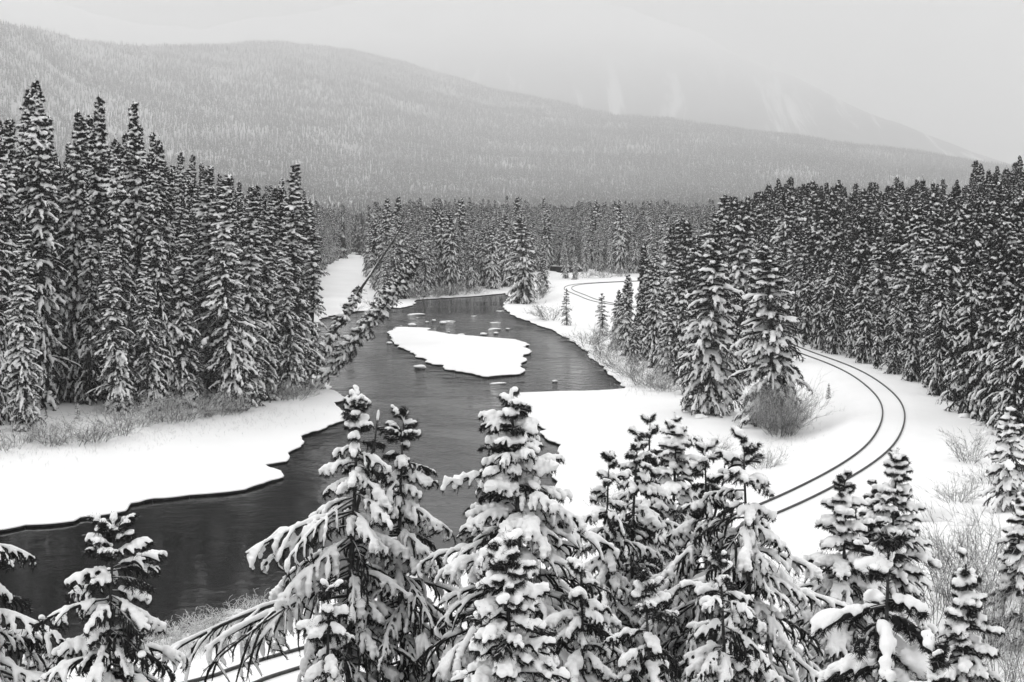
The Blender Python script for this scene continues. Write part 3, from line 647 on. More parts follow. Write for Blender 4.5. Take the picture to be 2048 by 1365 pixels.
# solitary and bank-side trees, each its own
solo = [
 ('spruce_tree', DS[0], 1044, 607, 432, 'big full spruce on the point where the river bends, wide skirt of snowy boughs', 1.25),
 ('spruce_tree', DS[2], 1086, 590, 505, 'slim dark spruce standing right behind the big river bend spruce', 1.0),
 ('spruce_tree', SM[0], 1133, 651, 578, 'small dark spruce alone on the snow slope below the far rail loop', 1.0),
 ('spruce_tree', SM[1], 1204, 672, 586, 'young thin spruce at the left end of the bank thicket', 1.2),
 ('spruce_tree', DS[1], 1236, 700, 578, 'pale slender spruce second in the bank thicket, beside the young thin one', .8),
 ('spruce_tree', DS[2], 1255, 712, 546, 'dark pointed spruce poking above the snowy rail slope', .85),
 ('spruce_tree', RS[1], 1285, 722, 566, 'snowy spruce in the bank thicket right of the dark pointed one', 1.0),
 ('spruce_tree', DS[0], 1310, 735, 524, 'tall spruce in the middle of the right bank thicket', .8),
 ('pine_tree', RS[0], 1270, 730, 628, 'short bushy pine at the water side of the right bank thicket', 1.2),
 ('spruce_tree', DS[1], 1338, 758, 600, 'low spruce with drooping boughs in front of the right bank thicket', 1.1),
 ('spruce_tree', RS[1], 1362, 765, 512, 'tall spruce close behind the left side of the largest bank spruce', .9),
 ('spruce_tree', DS[2], 1385, 790, 590, 'half-hidden spruce leaning on the left skirt of the largest bank spruce', 1.2),
 ('spruce_tree', DS[1], 1421, 826, 474, 'largest bank spruce, left of the pair beside the big bare shrub', 1.12),
 ('spruce_tree', DS[0], 1535, 850, 486, 'right-hand big spruce of the pair, partly behind the big bare shrub', 1.3),
 ('spruce_tree', RS[1], 1474, 800, 560, 'narrow spruce squeezed between the two largest bank spruces', .8),
 ('spruce_tree', SM[1], 1657, 797, 765, 'tiny sapling alone in the snow inside the rail curve', 1.2),
 ('spruce_tree', SM[0], 155, 838, 800, 'tiny snow-plastered spruce at the foot of the left stand', 1.1),
 ('spruce_tree', DS[2], 1085, 575, 480, 'dark spruce behind the river bend by the creek mouth', .8),
]
for i, (nm, T, bx, by, ty, lab, wd) in enumerate(solo):
    stand_tree(nm, T, bx, by, ty, lab, 'tree', None, rz(i), wd)
infill = [(1285, 668, 486), (1303, 690, 520), (1312, 655, 462), (1342, 662, 448), (1352, 700, 505), (1372, 672, 436), (1392, 700, 470), (1408, 672, 428), (1432, 690, 440), (1448, 660, 408), (1470, 700, 430), (1488, 690, 404), (1510, 720, 470), (1385, 640, 425), (1325, 620, 438), (1560, 735, 520)]
for i, (bx, by, ty) in enumerate(infill):
    p = on_ground(bx, by); q = p[:2].copy(); H = (by - ty) / F * p[1]
    for _ in range(30):
        d_, s_ = track_side(q[None])
        if d_[0] > 3.6: break
        q = q + np.array([.5, .7]) * (1 if s_[0] > 0 else -1)
    occupied.append(tuple(q)); T = [RS[1], DS[2], LS[1], RS[3], DS[0]][i % 5]
    place_tree('spruce_tree', T, (q[0], q[1], float(ground(q)[0]) - .1), max(H, 6), 'snowy spruce in the belt between the river bank thicket and the far railway', 'tree', 'spruces in the belt behind the right bank thicket', rz(i), 1.1 if T is not LS[1] else 1.5)
# front row of the left stand: base px, base py, top py, kind
left_front = [(-60, 885, 330, 0), (-8, 850, 260, 2), (55, 862, 430, 4), (88, 815, 150, 2), (125, 800, 330, 0), (205, 800, 182, 1), (232, 826, 440, 2), (283, 790, 195, 3),
              (300, 822, 480, 0), (335, 800, 270, 2), (372, 815, 395, 1), (400, 812, 660, 4), (462, 822, 340, 0), (505, 812, 365, 4), (536, 800, 400, 1), (597, 782, 318, 3), (622, 770, 395, 3), (575, 790, 440, 0), (165, 805, 215, 4), (425, 800, 330, 2)]
left_front.sort()
for i, (bx, by, ty, k) in enumerate(left_front):
    H = 0
    lab = f"{['tall', 'slender', 'broad', 'sparse thin', 'full'][k]} snowy spruce at the edge of the left bank stand, {ORD[i]} from the left"
    stand_tree('spruce_tree', LS[k], bx, by, ty, lab, 'tree', 'spruces along the front edge of the left bank stand', rz(i + 3), 1.05 if by - ty > 500 else 1.4)
right_front = [(1612, 690, 515, 1), (1640, 700, 520, 0), (1668, 708, 500, 2), (1700, 716, 560, 3), (1728, 726, 520, 0), (1755, 738, 590, 1), (1790, 748, 580, 2), (1822, 762, 560, 0), (1855, 775, 600, 3),
               (1878, 790, 540, 2), (1905, 802, 590, 0), (1935, 825, 510, 2), (1962, 838, 540, 3), (1992, 850, 495, 0), (2030, 868, 530, 2), (2065, 880, 500, 1)]
for i, (bx, by, ty, k) in enumerate(right_front):
    lab = f"snow-hung {'spruce' if k == 1 else 'pine'} in the front row beside the rail curve, {ORD[i]} from the left"
    stand_tree('spruce_tree' if k == 1 else 'pine_tree', RS[k], bx, by, ty, lab, 'tree', 'trees in the front row right of the rail curve', rz(i + 7), 1.0)
for i, (bx, by, ty, k) in enumerate([(770, 600, 470, 0), (800, 598, 440, 1), (826, 596, 500, 2), (858, 590, 430, 0), (882, 586, 425, 1), (905, 583, 445, 2), (935, 580, 480, 0), (985, 578, 450, 1), (1012, 572, 430, 2), (1130, 558, 470, 2), (1150, 560, 505, 0)]):
    stand_tree('spruce_tree', (DS + LS)[k if i % 3 else 3], bx, by, ty, f"dark snowy spruce at the front of the wood beyond the river, {ORD[i]} from the left", 'tree', 'spruces at the front of the wood beyond the river', rz(i), .85 if i % 3 else 1.3)
occ = np.array(occupied)
def fill(poly, spacing, seed):
    r = np.random.RandomState(seed); poly = np.array(poly, float); lo, hi = poly.min(0), poly.max(0)
    gx, gy = np.meshgrid(np.arange(lo[0], hi[0], spacing), np.arange(lo[1], hi[1], spacing * .87)); gx[1::2] += spacing / 2
    P = np.column_stack([gx.ravel(), gy.ravel()]) + r.uniform(-.33, .33, (gx.size, 2)) * spacing
    P = P[inpoly(P, poly)]
    x = P[:, 0] / np.maximum(P[:, 1], 1); P = P[np.abs(x) < .50]
    d = np.sqrt(((P[:, None] - occ[None]) ** 2).sum(2)).min(1); P = P[d > spacing * .45]
    d, _ = track_side(P); P = P[(d > 5.5)]
    P = P[~inwater(P)]; P = P[dist_poly(P, RIVc)[0] > 3]
    return P
def Wg(x, y, z=1.5): return tuple(at_z(x, y, z)[:2])
left_poly = [Wg(-700, 880), Wg(-250, 862), Wg(0, 838), Wg(110, 825), Wg(200, 810), Wg(420, 795), Wg(560, 772), Wg(600, 765), Wg(608, 700), Wg(610, 640), Wg(616, 590), Wg(640, 555), Wg(690, 521), Wg(704, 500), Wg(708, 478), (-330, 760)]
right_poly = [Wg(1445, 640, 3), Wg(1600, 686, 3), Wg(1700, 708, 3), Wg(1790, 738, 3), Wg(1850, 765, 3), Wg(1930, 808, 3), Wg(2048, 850, 3), Wg(2300, 900, 3), (220, 200), (240, 470), (70, 470)]
mid_poly = [Wg(738, 560), Wg(762, 592), Wg(900, 579), Wg(1000, 566), Wg(1030, 556), Wg(1085, 548), Wg(1160, 550), Wg(1285, 553), Wg(1440, 556, 3), (66, 470), (240, 480), (300, 700), (-70, 700), Wg(737, 500)]
cands = []
for nm, poly, sp, hr, kinds in (('left', left_poly, 3.7, (15, 26.5), LS), ('right', right_poly, 2.9, (7.5, 14.5), RS), ('mid', mid_poly, 4.2, (12, 19.5), None)):
    P = fill(poly, sp, {'left': 1, 'right': 2, 'mid': 3}[nm]); r = np.random.RandomState(len(P))
    z = ground(P); H = r.uniform(*hr, len(P)) * (1 + .25 * vnoise(P[:, 0], P[:, 1], 14))
    if nm == 'left': H *= np.interp(P[:, 1], [90, 140, 200, 300, 600], [1, 1, .9, .78, .78])
    if nm == 'right': H *= np.where((P[:, 0] / P[:, 1] < .23), 1.15, 1.0)
    SK = {'left': ([0, 40, 85, 140, 200, 280, 330, 450, 520, 590, 645, 700, 740], [215, 185, 155, 215, 190, 215, 265, 338, 358, 330, 385, 405, 410]),
          'right': ([1400, 1435, 1500, 1585, 1640, 1700, 1800, 1900, 2000, 2048], [420, 388, 352, 332, 345, 358, 342, 326, 316, 306]),
          'mid': ([700, 800, 1000, 1200, 1430], [410, 404, 398, 402, 410])}[nm]
    for q in range(len(P)):             # keep each stand's skyline
        u, v = proj((P[q, 0], P[q, 1], z[q])); ln_ = (v - (np.interp(u, *SK) + r.rand() ** 1.3 * {'left': 75, 'right': 62, 'mid': 46}[nm] - {'left': 0, 'right': 6, 'mid': 14}[nm])) / F * P[q, 1]
        H[q] = max(5.0, min(H[q], ln_))
    for q in range(len(P)): cands.append((nm, P[q, 0], P[q, 1], z[q], H[q], r.randint(1000), r.rand()))
# how much of each tree shows: front-to-back cover of a coarse picture
GW, GH = 512, 341; cov = np.zeros((GH, GW), bool); g = GW / 2048
cands.sort(key=lambda c: c[2]); score = []
hand = [(x, y) for x, y in occ]
allc = sorted([(c[2], 1, i) for i, c in enumerate(cands)] + [(o.location.y, 0, o) for o in COL.objects if o.type == 'EMPTY' and o.name.startswith(('spruce', 'pine'))], key=lambda t: t[0])
score = np.zeros(len(cands))
def stamp(x, y, z, H, ratio):
    u0, v0 = proj((x, y, z)); u1, v1 = proj((x, y, z + H)); a = int(max(0, v1 * g)); b = int(min(GH, v0 * g)); cnt = 0
    for v in range(a, b):
        w = (v - v1 * g) / max(1, (v0 - v1) * g) * ratio * (v0 - v1) * g + .6; l, rr_ = int(max(0, u0 * g - w)), int(min(GW, u0 * g + w + 1))
        if l < rr_:
            row = cov[v, l:rr_]; cnt += (~row).sum(); row[:] = True
    return cnt
for Y, isc, i in allc:
    if isc:
        c = cands[i]; score[i] = stamp(c[1], c[2], c[3], c[4], .11)
    else: stamp(i.location.x, i.location.y, i.location.z, i.scale[2] * 14, .12)
keepN = 216
order = np.argsort(-score); chosen = set(order[:keepN].tolist())
print('stands', len(cands), 'chosen', keepN, 'min score', score[order[keepN - 1]], round(time.time() - T00, 1))
info = {'left': ('spruces crowded in the left bank stand', 'spruce_tree'), 'right': ('pines crowded on the slope right of the rail curve', 'pine_tree'), 'mid': ('spruces in the wood beyond the river', 'spruce_tree')}
rest = {}
for i, c in enumerate(cands):
    nm, X, Y, z, H, k, rot = c
    if i in chosen:
        T = {'left': LS[k % 5], 'right': (RS + DS)[k % 6], 'mid': (LS + DS)[k % 8]}[nm]
        if nm == 'left':
            lab = 'tall snow-dusted spruce crowded behind the front edge of the left bank stand' if Y < 190 else 'distant greyish spruce in the left bank stand beside the open snow corridor'
            grp = 'spruces crowded behind the left bank front row' if Y < 190 else 'distant spruces of the left bank stand'
        elif nm == 'right':
            b = 0 if Y < 150 else 1 if Y < 215 else 2
            lab = ['snow-hung pine packed close behind the front row beside the rail curve', 'snowy pine halfway up the wooded slope right of the railway', 'small distant pine high on the wooded slope right of the railway'][b]
            grp = ['pines close behind the front row', 'pines halfway up the right slope', 'pines high on the right slope'][b]
        else:
            lab = 'snow-dusted spruce standing within the even wood beyond the river bend'; grp = 'spruces within the wood beyond the river'
        wd = 1.0 if nm != 'mid' else (1.15 if k % 8 < 5 else .75)
        place_tree('spruce_tree' if (nm != 'right' or k % 4 == 1) else 'pine_tree', T, (X, Y, z - .1), H, lab, 'tree', grp, rot * 6.28, wd)
    else: rest.setdefault(nm, []).append((X, Y, z, H, rot))
# the remaining trees of each stand: the same kinds of trees, too many to name
def tree_pool(name, kinds):
    c = bpy.data.collections.new(name)
    for T in kinds:
        tot = []; mats = []; mi = []; off = 0; Vs = []; Ls = []; Ts = []
        for q, k in enumerate(('trunk', 'crown', 'snow')):
            me = T[k]; v = np.zeros(len(me.vertices) * 3, np.float32); me.vertices.foreach_get('co', v); l = np.zeros(len(me.loops), np.int32); me.loops.foreach_get('vertex_index', l)
            t = np.zeros(len(me.polygons), np.int32); me.polygons.foreach_get('loop_total', t)
            Vs.append(v); Ls.append(l + off); Ts.append(t); mi.append(np.full(len(t), q, np.int32)); off += len(me.vertices); mats.append(me.materials[0])
        me = bpy.data.meshes.new(name); V = np.concatenate(Vs); L = np.concatenate(Ls); Tt = np.concatenate(Ts)
        me.vertices.add(off); me.vertices.foreach_set('co', V); me.loops.add(len(L)); me.loops.foreach_set('vertex_index', L); me.polygons.add(len(Tt))
        me.polygons.foreach_set('loop_start', np.concatenate([[0], np.cumsum(Tt)[:-1]]).astype(np.int32)); me.polygons.foreach_set('loop_total', Tt); me.polygons.foreach_set('material_index', np.concatenate(mi))
        me.polygons.foreach_set('use_smooth', np.ones(len(Tt), bool))
        for m in mats: me.materials.append(m)
        me.update(calc_edges=True); c.objects.link(bpy.data.objects.new('conifer_kind', me))
    return c
for nm, kinds, ref, lab in (('left', [LS[0], LS[1], LS[4]], 24, 'deep interior of the spruce stand on the left river bank'), ('right', [RS[0], RS[1], RS[2]], 14, 'mass of snowy pines filling the slope right of the railway'), ('mid', [LS[1], LS[4]], 24, 'snow-dusted spruce wood filling the flat beyond the river')):
    a = np.array(rest[nm]); n = len(a)
    s = a[:, 3] / ref
    scatter({'left': 'left_bank_forest', 'right': 'slope_forest', 'mid': 'valley_forest'}[nm], a[:, :3] - [0, 0, .1], np.column_stack([s, s, s]) * ([1.15, 1.15, 1] if nm == 'mid' else [1, 1, 1]), np.column_stack([a[:, 0] * 0, a[:, 0] * 0, a[:, 4] * 6.28]), tree_pool(nm + '_kinds', kinds), lab, 'forest')
# far valley floor
r = np.random.RandomState(77); n = 15000
Y = 470 + 1250 * r.rand(n) ** 1.3; X = (r.rand(n) * .98 - .49) * Y; P = np.column_stack([X, Y])
P = P[~inpoly(P, np.array(mid_poly)) & ~inpoly(P, np.array(left_poly)) & ~inpoly(P, np.array(right_poly))]
cx = P[:, 0] / P[:, 1]; P = P[~((P[:, 1] < 640) & (cx > -.118) & (cx < -.098))]; n = len(P)
s = r.uniform(.75, 1.1, n)
scatter('far_valley_forest', np.column_stack([P, ground(P) - .2]), np.column_stack([s, s, s]), np.column_stack([0 * s, 0 * s, r.rand(n) * 6.28]), POOL, 'far spruce forest filling the valley floor below the hill', 'forest')
print('forest', round(time.time() - T00, 1))

# ------------------------------------------------------------------ three trees toppling over the river
def leaning(bx, by, tx, ty, dY, seed, label, **kw):
    b = on_ground(bx, by); tip = at_y(tx, ty, b[1] + dY); v = tip - b; H = float(np.linalg.norm(v))
    ax = math.acos(v[2] / H); az = math.atan2(v[1], v[0])
    T = make_tree(seed, H, kw.pop('R', .9), .06, snow=1, load=.8, sr=.115, whorl=.42, nb=6, ntw=6, per=14, nl=.22, nw=.03, core=.03, prof=.45, droop=.6, tlen=.45, tdroop=.7, lean=(ax, az), dark=M_NEEDLE_MID, **kw)
    e = empty('spruce_tree', b - [0, 0, .1]); [link(k, T[k], e) for k in ('trunk', 'crown', 'snow')]
    tag(e, label, 'tree')
leaning(622, 748, 814, 428, 4, 91, 'toppling spruce with a long bare broken top, leaning furthest over the river', topbare=.45, bare=.2, R=.7, trunk_r=.26)
leaning(636, 778, 838, 512, -3, 92, 'snow-caked toppling spruce, lowest of the three leaning over the water', bare=.15, R=.85)
leaning(700, 690, 836, 486, 6, 93, 'shorter leaning spruce nearest the small snow island', bare=.15, R=.8)

# ------------------------------------------------------------------ the trees in the foreground, each modelled by itself
def hero(name, tx, ty, Y, ratio, seed, label, **kw):
    tip = at_y(tx, ty, Y); z = float(ground(tip[:2])[0]); H = float(tip[2] - z)
    a = dict(style='pine', voxel=.023, snow=1, load=.85, sr=.05, whorl=.27, nb=7, ntw=14, per=52, nl=.085, nw=.006, core=.03, crown0=.12, prof=.92, droop=1.0, tlen=.42, tdroop=1.3, irregular=.24, jag=.3)
    a.update(kw); vox = a.pop('voxel')
    T = make_tree(seed, H, ratio * H, vox, **a)
    e = empty(name, (tip[0] - .012 * H * math.sin(5 + seed), tip[1], z)); [link(k, T[k], e) for k in ('trunk', 'crown', 'snow')]
    tag(e, label, 'tree'); return H
SP = dict(style='spruce', droop=.6, tdroop=.6, whorl=.21, nb=7, ntw=11, tlen=.45, irregular=.3, prof=.9)
heroes = [
 ('pine_tree', -75, 905, 24, .33, 201, 'snow-laden tree cut off by the left edge, only its bough tips in view', {}),
 ('spruce_tree', 85, 1238, 30, .22, 202, 'small spruce low at the left, beside the larger snow-laden pine', dict(SP, sr=.05)),
 ('pine_tree', 225, 1043, 23, .33, 203, 'snow-laden pine alone in the lower left in front of dark water', dict(sr=.047, whorl=.22, nb=8, irregular=.12)),
 ('pine_tree', 712, 793, 31, .225, 204, 'twin-topped pine with long boughs reaching out left over the river', dict(leaders=2, skew=(math.pi, 1.9), sr=.062, ntw=14)),
 ('pine_tree', 808, 826, 32, .25, 215, 'slim pine just left of the tallest central tree', dict(whorl=.25)),
 ('pine_tree', 1022, 778, 29, .36, 206, 'tallest central foreground tree with the thickest cushions of snow', dict(sr=.07, style='spruce', droop=.95, whorl=.26, ntw=12, prof=.9, irregular=.35)),
 ('spruce_tree', 1012, 1062, 22, .27, 207, 'small thickly capped spruce in front of the tallest central tree', dict(SP, sr=.06)),
 ('pine_tree', 1218, 924, 33, .23, 208, 'thin pine with an open top, first right of the central tree', dict(sr=.05)),
 ('pine_tree', 1276, 880, 35, .22, 209, 'pine with dark upturned shoots near its top, second right of the centre', dict(sr=.05)),
 ('pine_tree', 1301, 845, 38, .17, 210, 'pine with a tall bare spike top, close behind the one with upturned shoots', dict(sr=.05)),
 ('spruce_tree', 1350, 826, 42, .27, 211, 'dark bushy spruce with white tufts standing behind the foreground pines', dict(SP, sr=.07, voxel=.035, whorl=.27)),
 ('pine_tree', 1408, 893, 32, .27, 212, 'large drooping pine left of the rails, with forked candle top', dict(sr=.055, leaders=2)),
 ('pine_tree', 1487, 886, 31, .33, 213, 'wide drooping pine whose right boughs hang over the near rails', dict(sr=.057)),
 ('spruce_tree', 1690, 945, 34, .27, 214, 'bushy spruce with round snow clumps, in front of the near rails', dict(SP, sr=.075)),
 ('spruce_tree', 1748, 962, 38, .16, 215, 'thin spindly spruce between two bushy ones, right of the near rails', dict(SP, sr=.04, load=.7)),
 ('spruce_tree', 1797, 900, 36, .21, 216, 'spruce with a long bare needle-like tip in front of the rail curve', dict(SP, sr=.06, load=.85)),
 ('pine_tree', 1778, 1072, 17, .27, 217, 'nearest tree at lower right with fat sausage-like snow on every bough', dict(sr=.078, whorl=.24, voxel=.024, nb=6, ntw=6, tlen=.4, per=130, nl=.1, core=.045, load=.95, tdroop=.8)),
 ('spruce_tree', 1930, 1112, 26, .19, 218, 'narrow young spruce standing in front of the bare thicket', dict(SP, sr=.05)),
 ('pine_tree', 1290, 1150, 24, .24, 219, 'short snowy pine low in front of the drooping pines', dict(sr=.045, voxel=.024)),
 ('pine_tree', 1868, 1300, 16, .3, 220, 'treetop just showing at the bottom edge, right of the nearest tree', dict(sr=.05)),
 ('spruce_tree', 2022, 812, 64, .3, 221, 'spruce at the right edge between the rail curve and the bare thicket', dict(SP, sr=.07, voxel=.045, whorl=.3, crown0=.02)),
 ('spruce_tree', 2046, 985, 44, .2, 222, 'loose snowy spruce at the right edge above the bare thicket', dict(SP, sr=.06, voxel=.035, load=.8)),
 ('pine_tree', 655, 1175, 25, .2, 223, 'low bough-heavy pine under the twin-topped one', dict(sr=.055)),
 ('pine_tree', 1160, 1120, 27, .27, 224, 'low pine filling the gap right of the central tree', dict(sr=.055)),
 ('pine_tree', 1440, 1120, 26, .3, 225, 'low pine filling the gap between the drooping pines', dict(sr=.05)),
]
for nm, tx, ty, Y, ra, sd_, lab, kw in heroes: hero(nm, tx, ty, Y, ra, sd_, lab, **kw)
print('heroes', round(time.time() - T00, 1))

# ------------------------------------------------------------------ shrubs and frosted grass
def shrub_mesh(seed, h, w, stems, rad=.012, sub=7, subsub=4, spread=1.0, mat_=M_TWIG):
    r = np.random.RandomState(seed); n = stems
    a = r.rand(n) * 6.283; rr_ = w * .3 * np.sqrt(r.rand(n)); st = np.column_stack([rr_ * np.cos(a), rr_ * np.sin(a), -.1 * np.ones(n)])
    el = np.radians(88 - spread * 55 * r.rand(n)); L = h * r.uniform(.6, 1.1, n)
    P, e, hd = pathpts(st, a + r.uniform(-.6, .6, n), el, L, 6, r.uniform(-.1, .7, n)); parts = [tubes(P, rad * np.linspace(1, .4, 6)[None] * r.uniform(.7, 1.3, (n, 1)), 3)]
    for q, (m, lf) in enumerate(((sub, .45), (subsub, .4))):
        k = P.shape[1]; t = r.uniform(.2, 1, (len(P), m)); b = interp(P, t).reshape(-1, 3); Lp = np.repeat(L, m)
        d = P[:, -1] - P[:, 0]; hh = np.repeat(np.arctan2(d[:, 1], d[:, 0]), m) + r.normal(0, 1.0, len(b)); ee = np.radians(r.uniform(10, 80, len(b)))
        L = Lp * lf * r.uniform(.5, 1.2, len(b)); P, e, _ = pathpts(b, hh, ee, L, 4, r.uniform(-.2, .6, len(b))); parts.append(tubes(P, rad * (.6, .42)[q] * np.array([1, .9, .7, .4])[None] * np.ones((len(b), 1)), 3))
    V, fs = merge(parts); return new_mesh('shrub', V, fs, [mat_])
SH = [shrub_mesh(300 + i, 1.5, 1.6, 26, .013, 6, 4) for i in range(3)]
def shrub(bx, by, hpx, label, group=None, k=0, wide=1.0, mesh=None, href=1.5):
    p = on_ground(bx, by); h = hpx / F * p[1]; s = h / href
    o = link('shrub', mesh or SH[k % 3]); o.location = (p[0], p[1], p[2] - .05); o.scale = (s * wide, s * wide, s); o.rotation_euler = (0, 0, k * 1.7)
    return tag(o, label, 'shrub', group)
big = shrub_mesh(310, 4.2, 3.8, 120, .017, 8, 4, .95)
shrub(1562, 872, 100, 'big rounded leafless shrub in front of the right-hand big spruce', mesh=big, href=4.0, wide=.85)
rowL = [(12, 900, 55), (45, 885, 50), (100, 890, 50), (150, 888, 60), (190, 882, 55), (238, 868, 62), (275, 852, 52), (335, 842, 62), (365, 842, 55), (400, 832, 60), (432, 832, 45), (470, 828, 40), (555, 800, 40), (590, 800, 42), (612, 790, 34)]
for i, (x, y, h) in enumerate(rowL): shrub(x, y, h, f'frosted bare shrub at the foot of the left stand, {ORD[i]} from the left', 'frosted shrubs along the left bank', i, 1.3)
rowR = [(1100, 640, 40), (1178, 690, 42), (1205, 712, 46), (1235, 735, 44), (1258, 752, 40), (1285, 770, 48), (1310, 778, 40), (1332, 782, 36)]
for i, (x, y, h) in enumerate(rowR): shrub(x, y, h, f'frosted bare shrub on the right bank by the water, {ORD[i]} going downstream', 'frosted shrubs along the right bank', i, 1.3)
rowM = [(842, 598, 26), (868, 595, 24), (895, 592, 26), (922, 590, 24), (948, 588, 20), (1075, 600, 26), (1170, 556, 20), (1210, 556, 20), (1245, 554, 18), (748, 612, 22), (706, 622, 20)]
for i, (x, y, h) in enumerate(rowM): shrub(x, y, h, 'low frosted shrub at the edge of the wood beyond the river', 'low shrubs beyond the river', i, 1.4)
for x, y, h, lab, wd in [(1528, 938, 48, 'small fan of bare stems on the rail bank left of the curve', 1.0), (1222, 1012, 45, 'bare twigs sticking up behind the thin open-topped pine', 1.2), (1150, 1120, 48, 'grey twig tuft on the snow right of the central tree', 1.1), (1425, 905, 38, 'bare twigs behind the forked candle pine', 1.3),
                        (1940, 925, 62, 'sparse bare bush at the edge of the snow below the right stand', 1.0), (1912, 1005, 60, 'bare bush beside the rounded snow mound', 1.0), (1975, 970, 55, 'bare bush left of the spruce at the right edge', 1.1)]:
    shrub(x, y, h, lab, None, int(x), wd)
thick = shrub_mesh(320, 3.2, 2.6, 30, .014, 6, 4, .8); tall = shrub_mesh(321, 3.0, 1.6, 24, .012, 4, 2, .45)
for i, (x, y, h, m, lab) in enumerate([(1855, 1290, 200, thick, 'left part of the bare frosty thicket behind the narrow young spruce'), (1900, 1210, 190, thick, 'tall bare bush at the back left of the frosty thicket'), (1965, 1180, 170, thick, 'bare bush at the back right of the frosty thicket'),
                                  (1985, 1300, 220, thick, 'bare frosty bush right of the narrow young spruce'), (2035, 1230, 190, thick, 'bare bush at the right edge of the frosty thicket'), (1590, 1235, 150, tall, 'upright bare stems between the wide drooping pine and the bushy spruce'),
                                  (1640, 1270, 140, tall, 'bare stems left of the bushy spruce with round clumps'), (2000, 1400, 200, tall, 'thin bare stems in the snow at the lower right corner'), (1930, 1420, 170, tall, 'thin bare stems at the bottom edge right of the nearest tree'), (2048, 1390, 190, tall, 'bare stems cut off by the lower right corner')]):
    shrub(x, y, h, lab, None, i, 1.0, m, 3.0)
# frosted grass and low scrub by the near river bank and on the rail bank
def grass(name, pts, hmin, hmax, n, seed, label, spread=1.2):
    r = np.random.RandomState(seed); B = []
    for (x, y) in pts: B.append(on_ground(x, y))
    B = np.array(B); k = r.randint(0, len(B), n); c = B[k][:, :2] + r.normal(0, spread, (n, 2)); c = c[~inwater(c)]; n = len(c); z = ground(c)
    st = np.column_stack([c, z - .03]); L = r.uniform(hmin, hmax, n)
    P, _, _ = pathpts(st, r.rand(n) * 6.28, np.radians(r.uniform(50, 90, n)), L, 4, r.uniform(0, .8, n)); parts = [tubes(P, .007 * np.array([1, .9, .7, .3])[None] * np.ones((n, 1)), 3)]
    m = 3; b = interp(P, r.uniform(.4, 1, (n, m))).reshape(-1, 3); P2, _, _ = pathpts(b, r.rand(n * m) * 6.28, np.radians(r.uniform(10, 70, n * m)), np.repeat(L, m) * .3, 3, r.uniform(0, .5, n * m)); parts.append(tubes(P2, .007 * np.ones((n * m, 3)), 3))
    V, fs = merge(parts); return tag(link(name, new_mesh(name, V, fs, [M_GRASS])), label, 'grass', kind='stuff')
grass('frosted_grass', [(300 + 14 * i, 1318 - 4.8 * i - 10 * (i % 3)) for i in range(17)], .4, 1.0, 1000, 1, 'frosted grass and scrub between the river and the near track', .9)
grass('frosted_grass', [(1500 + 9 * i, 925 - 6 * i) for i in range(12)] + [(1550, 900), (1585, 885)], .12, .35, 260, 2, 'sparse grass tips poking through the rail bank snow', .9)
grass('frosted_grass', [(20 + 22 * i, 905 - 3.2 * i + 12 * (i % 2)) for i in range(27)], .15, .45, 600, 3, 'frosted low scrub at the foot of the left stand', 1.6)
grass('frosted_grass', [(1170 + 12 * i, 700 + 7 * i) for i in range(13)] + [(840 + 16 * i, 600 - 1.2 * i) for i in range(10)], .3, .8, 1400, 4, 'frosted scrub lining the far river banks', 2.0)
print('shrubs', round(time.time() - T00, 1))

# ------------------------------------------------------------------ boulders, floes and snow mounds
def lump(seed, n=3, squash=.6, rough=.25):
    bm_v = []; import bmesh
    bm = bmesh.new(); bmesh.ops.create_icosphere(bm, subdivisions=n, radius=1); r = np.random.RandomState(seed); o = r.rand(3) * 50
    from mathutils import noise as mn
    for v in bm.verts:
        d = 1 + rough * mn.noise(Vector(v.co) * 1.3 + Vector(o)) * 1.6 + rough * .35 * mn.noise(Vector(v.co) * 4 + Vector(o)); v.co = v.co * d; v.co.z *= squash
    for f in bm.faces: f.smooth = True
    return bm
def lump_mesh(name, m, **kw):
    bm = lump(**kw); me = bpy.data.meshes.new(name); bm.to_mesh(me); bm.free(); me.materials.append(m); return me
RK = [lump_mesh('rock', M_ROCK, seed=i, squash=.7) for i in range(3)]; CAPM = [lump_mesh('snow_cap', M_GROUND, seed=i + 5, squash=.55, rough=.12) for i in range(3)]
FLM = [lump_mesh('ice', M_GROUND, seed=i + 9, squash=.13, rough=.35) for i in range(3)]
def boulder(x, y, w, label, k=0, z=0.0):
    p = at_z(x, y, z); r_ = w / F * p[1] / 2
    e = empty('boulder', (p[0], p[1], z), k); a = link('rock', RK[k % 3], e); a.scale = (r_, r_ * .8, r_ * .6); c = link('snow_cap', CAPM[k % 3], e); c.location = (0, 0, r_ * .45); c.scale = (r_ * 1.15, r_ * .95, r_ * .75)
    tag(e, label, 'rock', 'snow-capped boulders in the river')
for k, (x, y, w, lab) in enumerate([(840, 739, 22, 'round snow-capped boulder alone in the water left of the snow island'), (824, 654, 17, 'snow-capped boulder just off the upper left tip of the snow island'), (967, 672, 15, 'tall blocky snow-capped boulder at the far edge of the snow island'),
        (885, 649, 12, 'boulder under the left end of the largest ice cluster'), (854, 646, 8, 'tiny capped boulder upstream left of the ice cluster'), (868, 643, 9, 'small capped boulder touching the left of the ice cluster'), (923, 673, 13, 'low capped boulder off the middle of the island far edge'),
        (945, 675, 8, 'tiny boulder beside the tall blocky one'), (992, 669, 11, 'small boulder just below the pointed ice floe'), (1015, 660, 8, 'small capped stone right of the pointed ice floe'), (1110, 765, 11, 'lone small capped stone by the right bank below the island'), (779, 689, 13, 'boulder tucked against the left tip of the snow island'), (898, 665, 5, 'very small stone between ice cluster and island')]):
    boulder(x, y, w, lab, k)
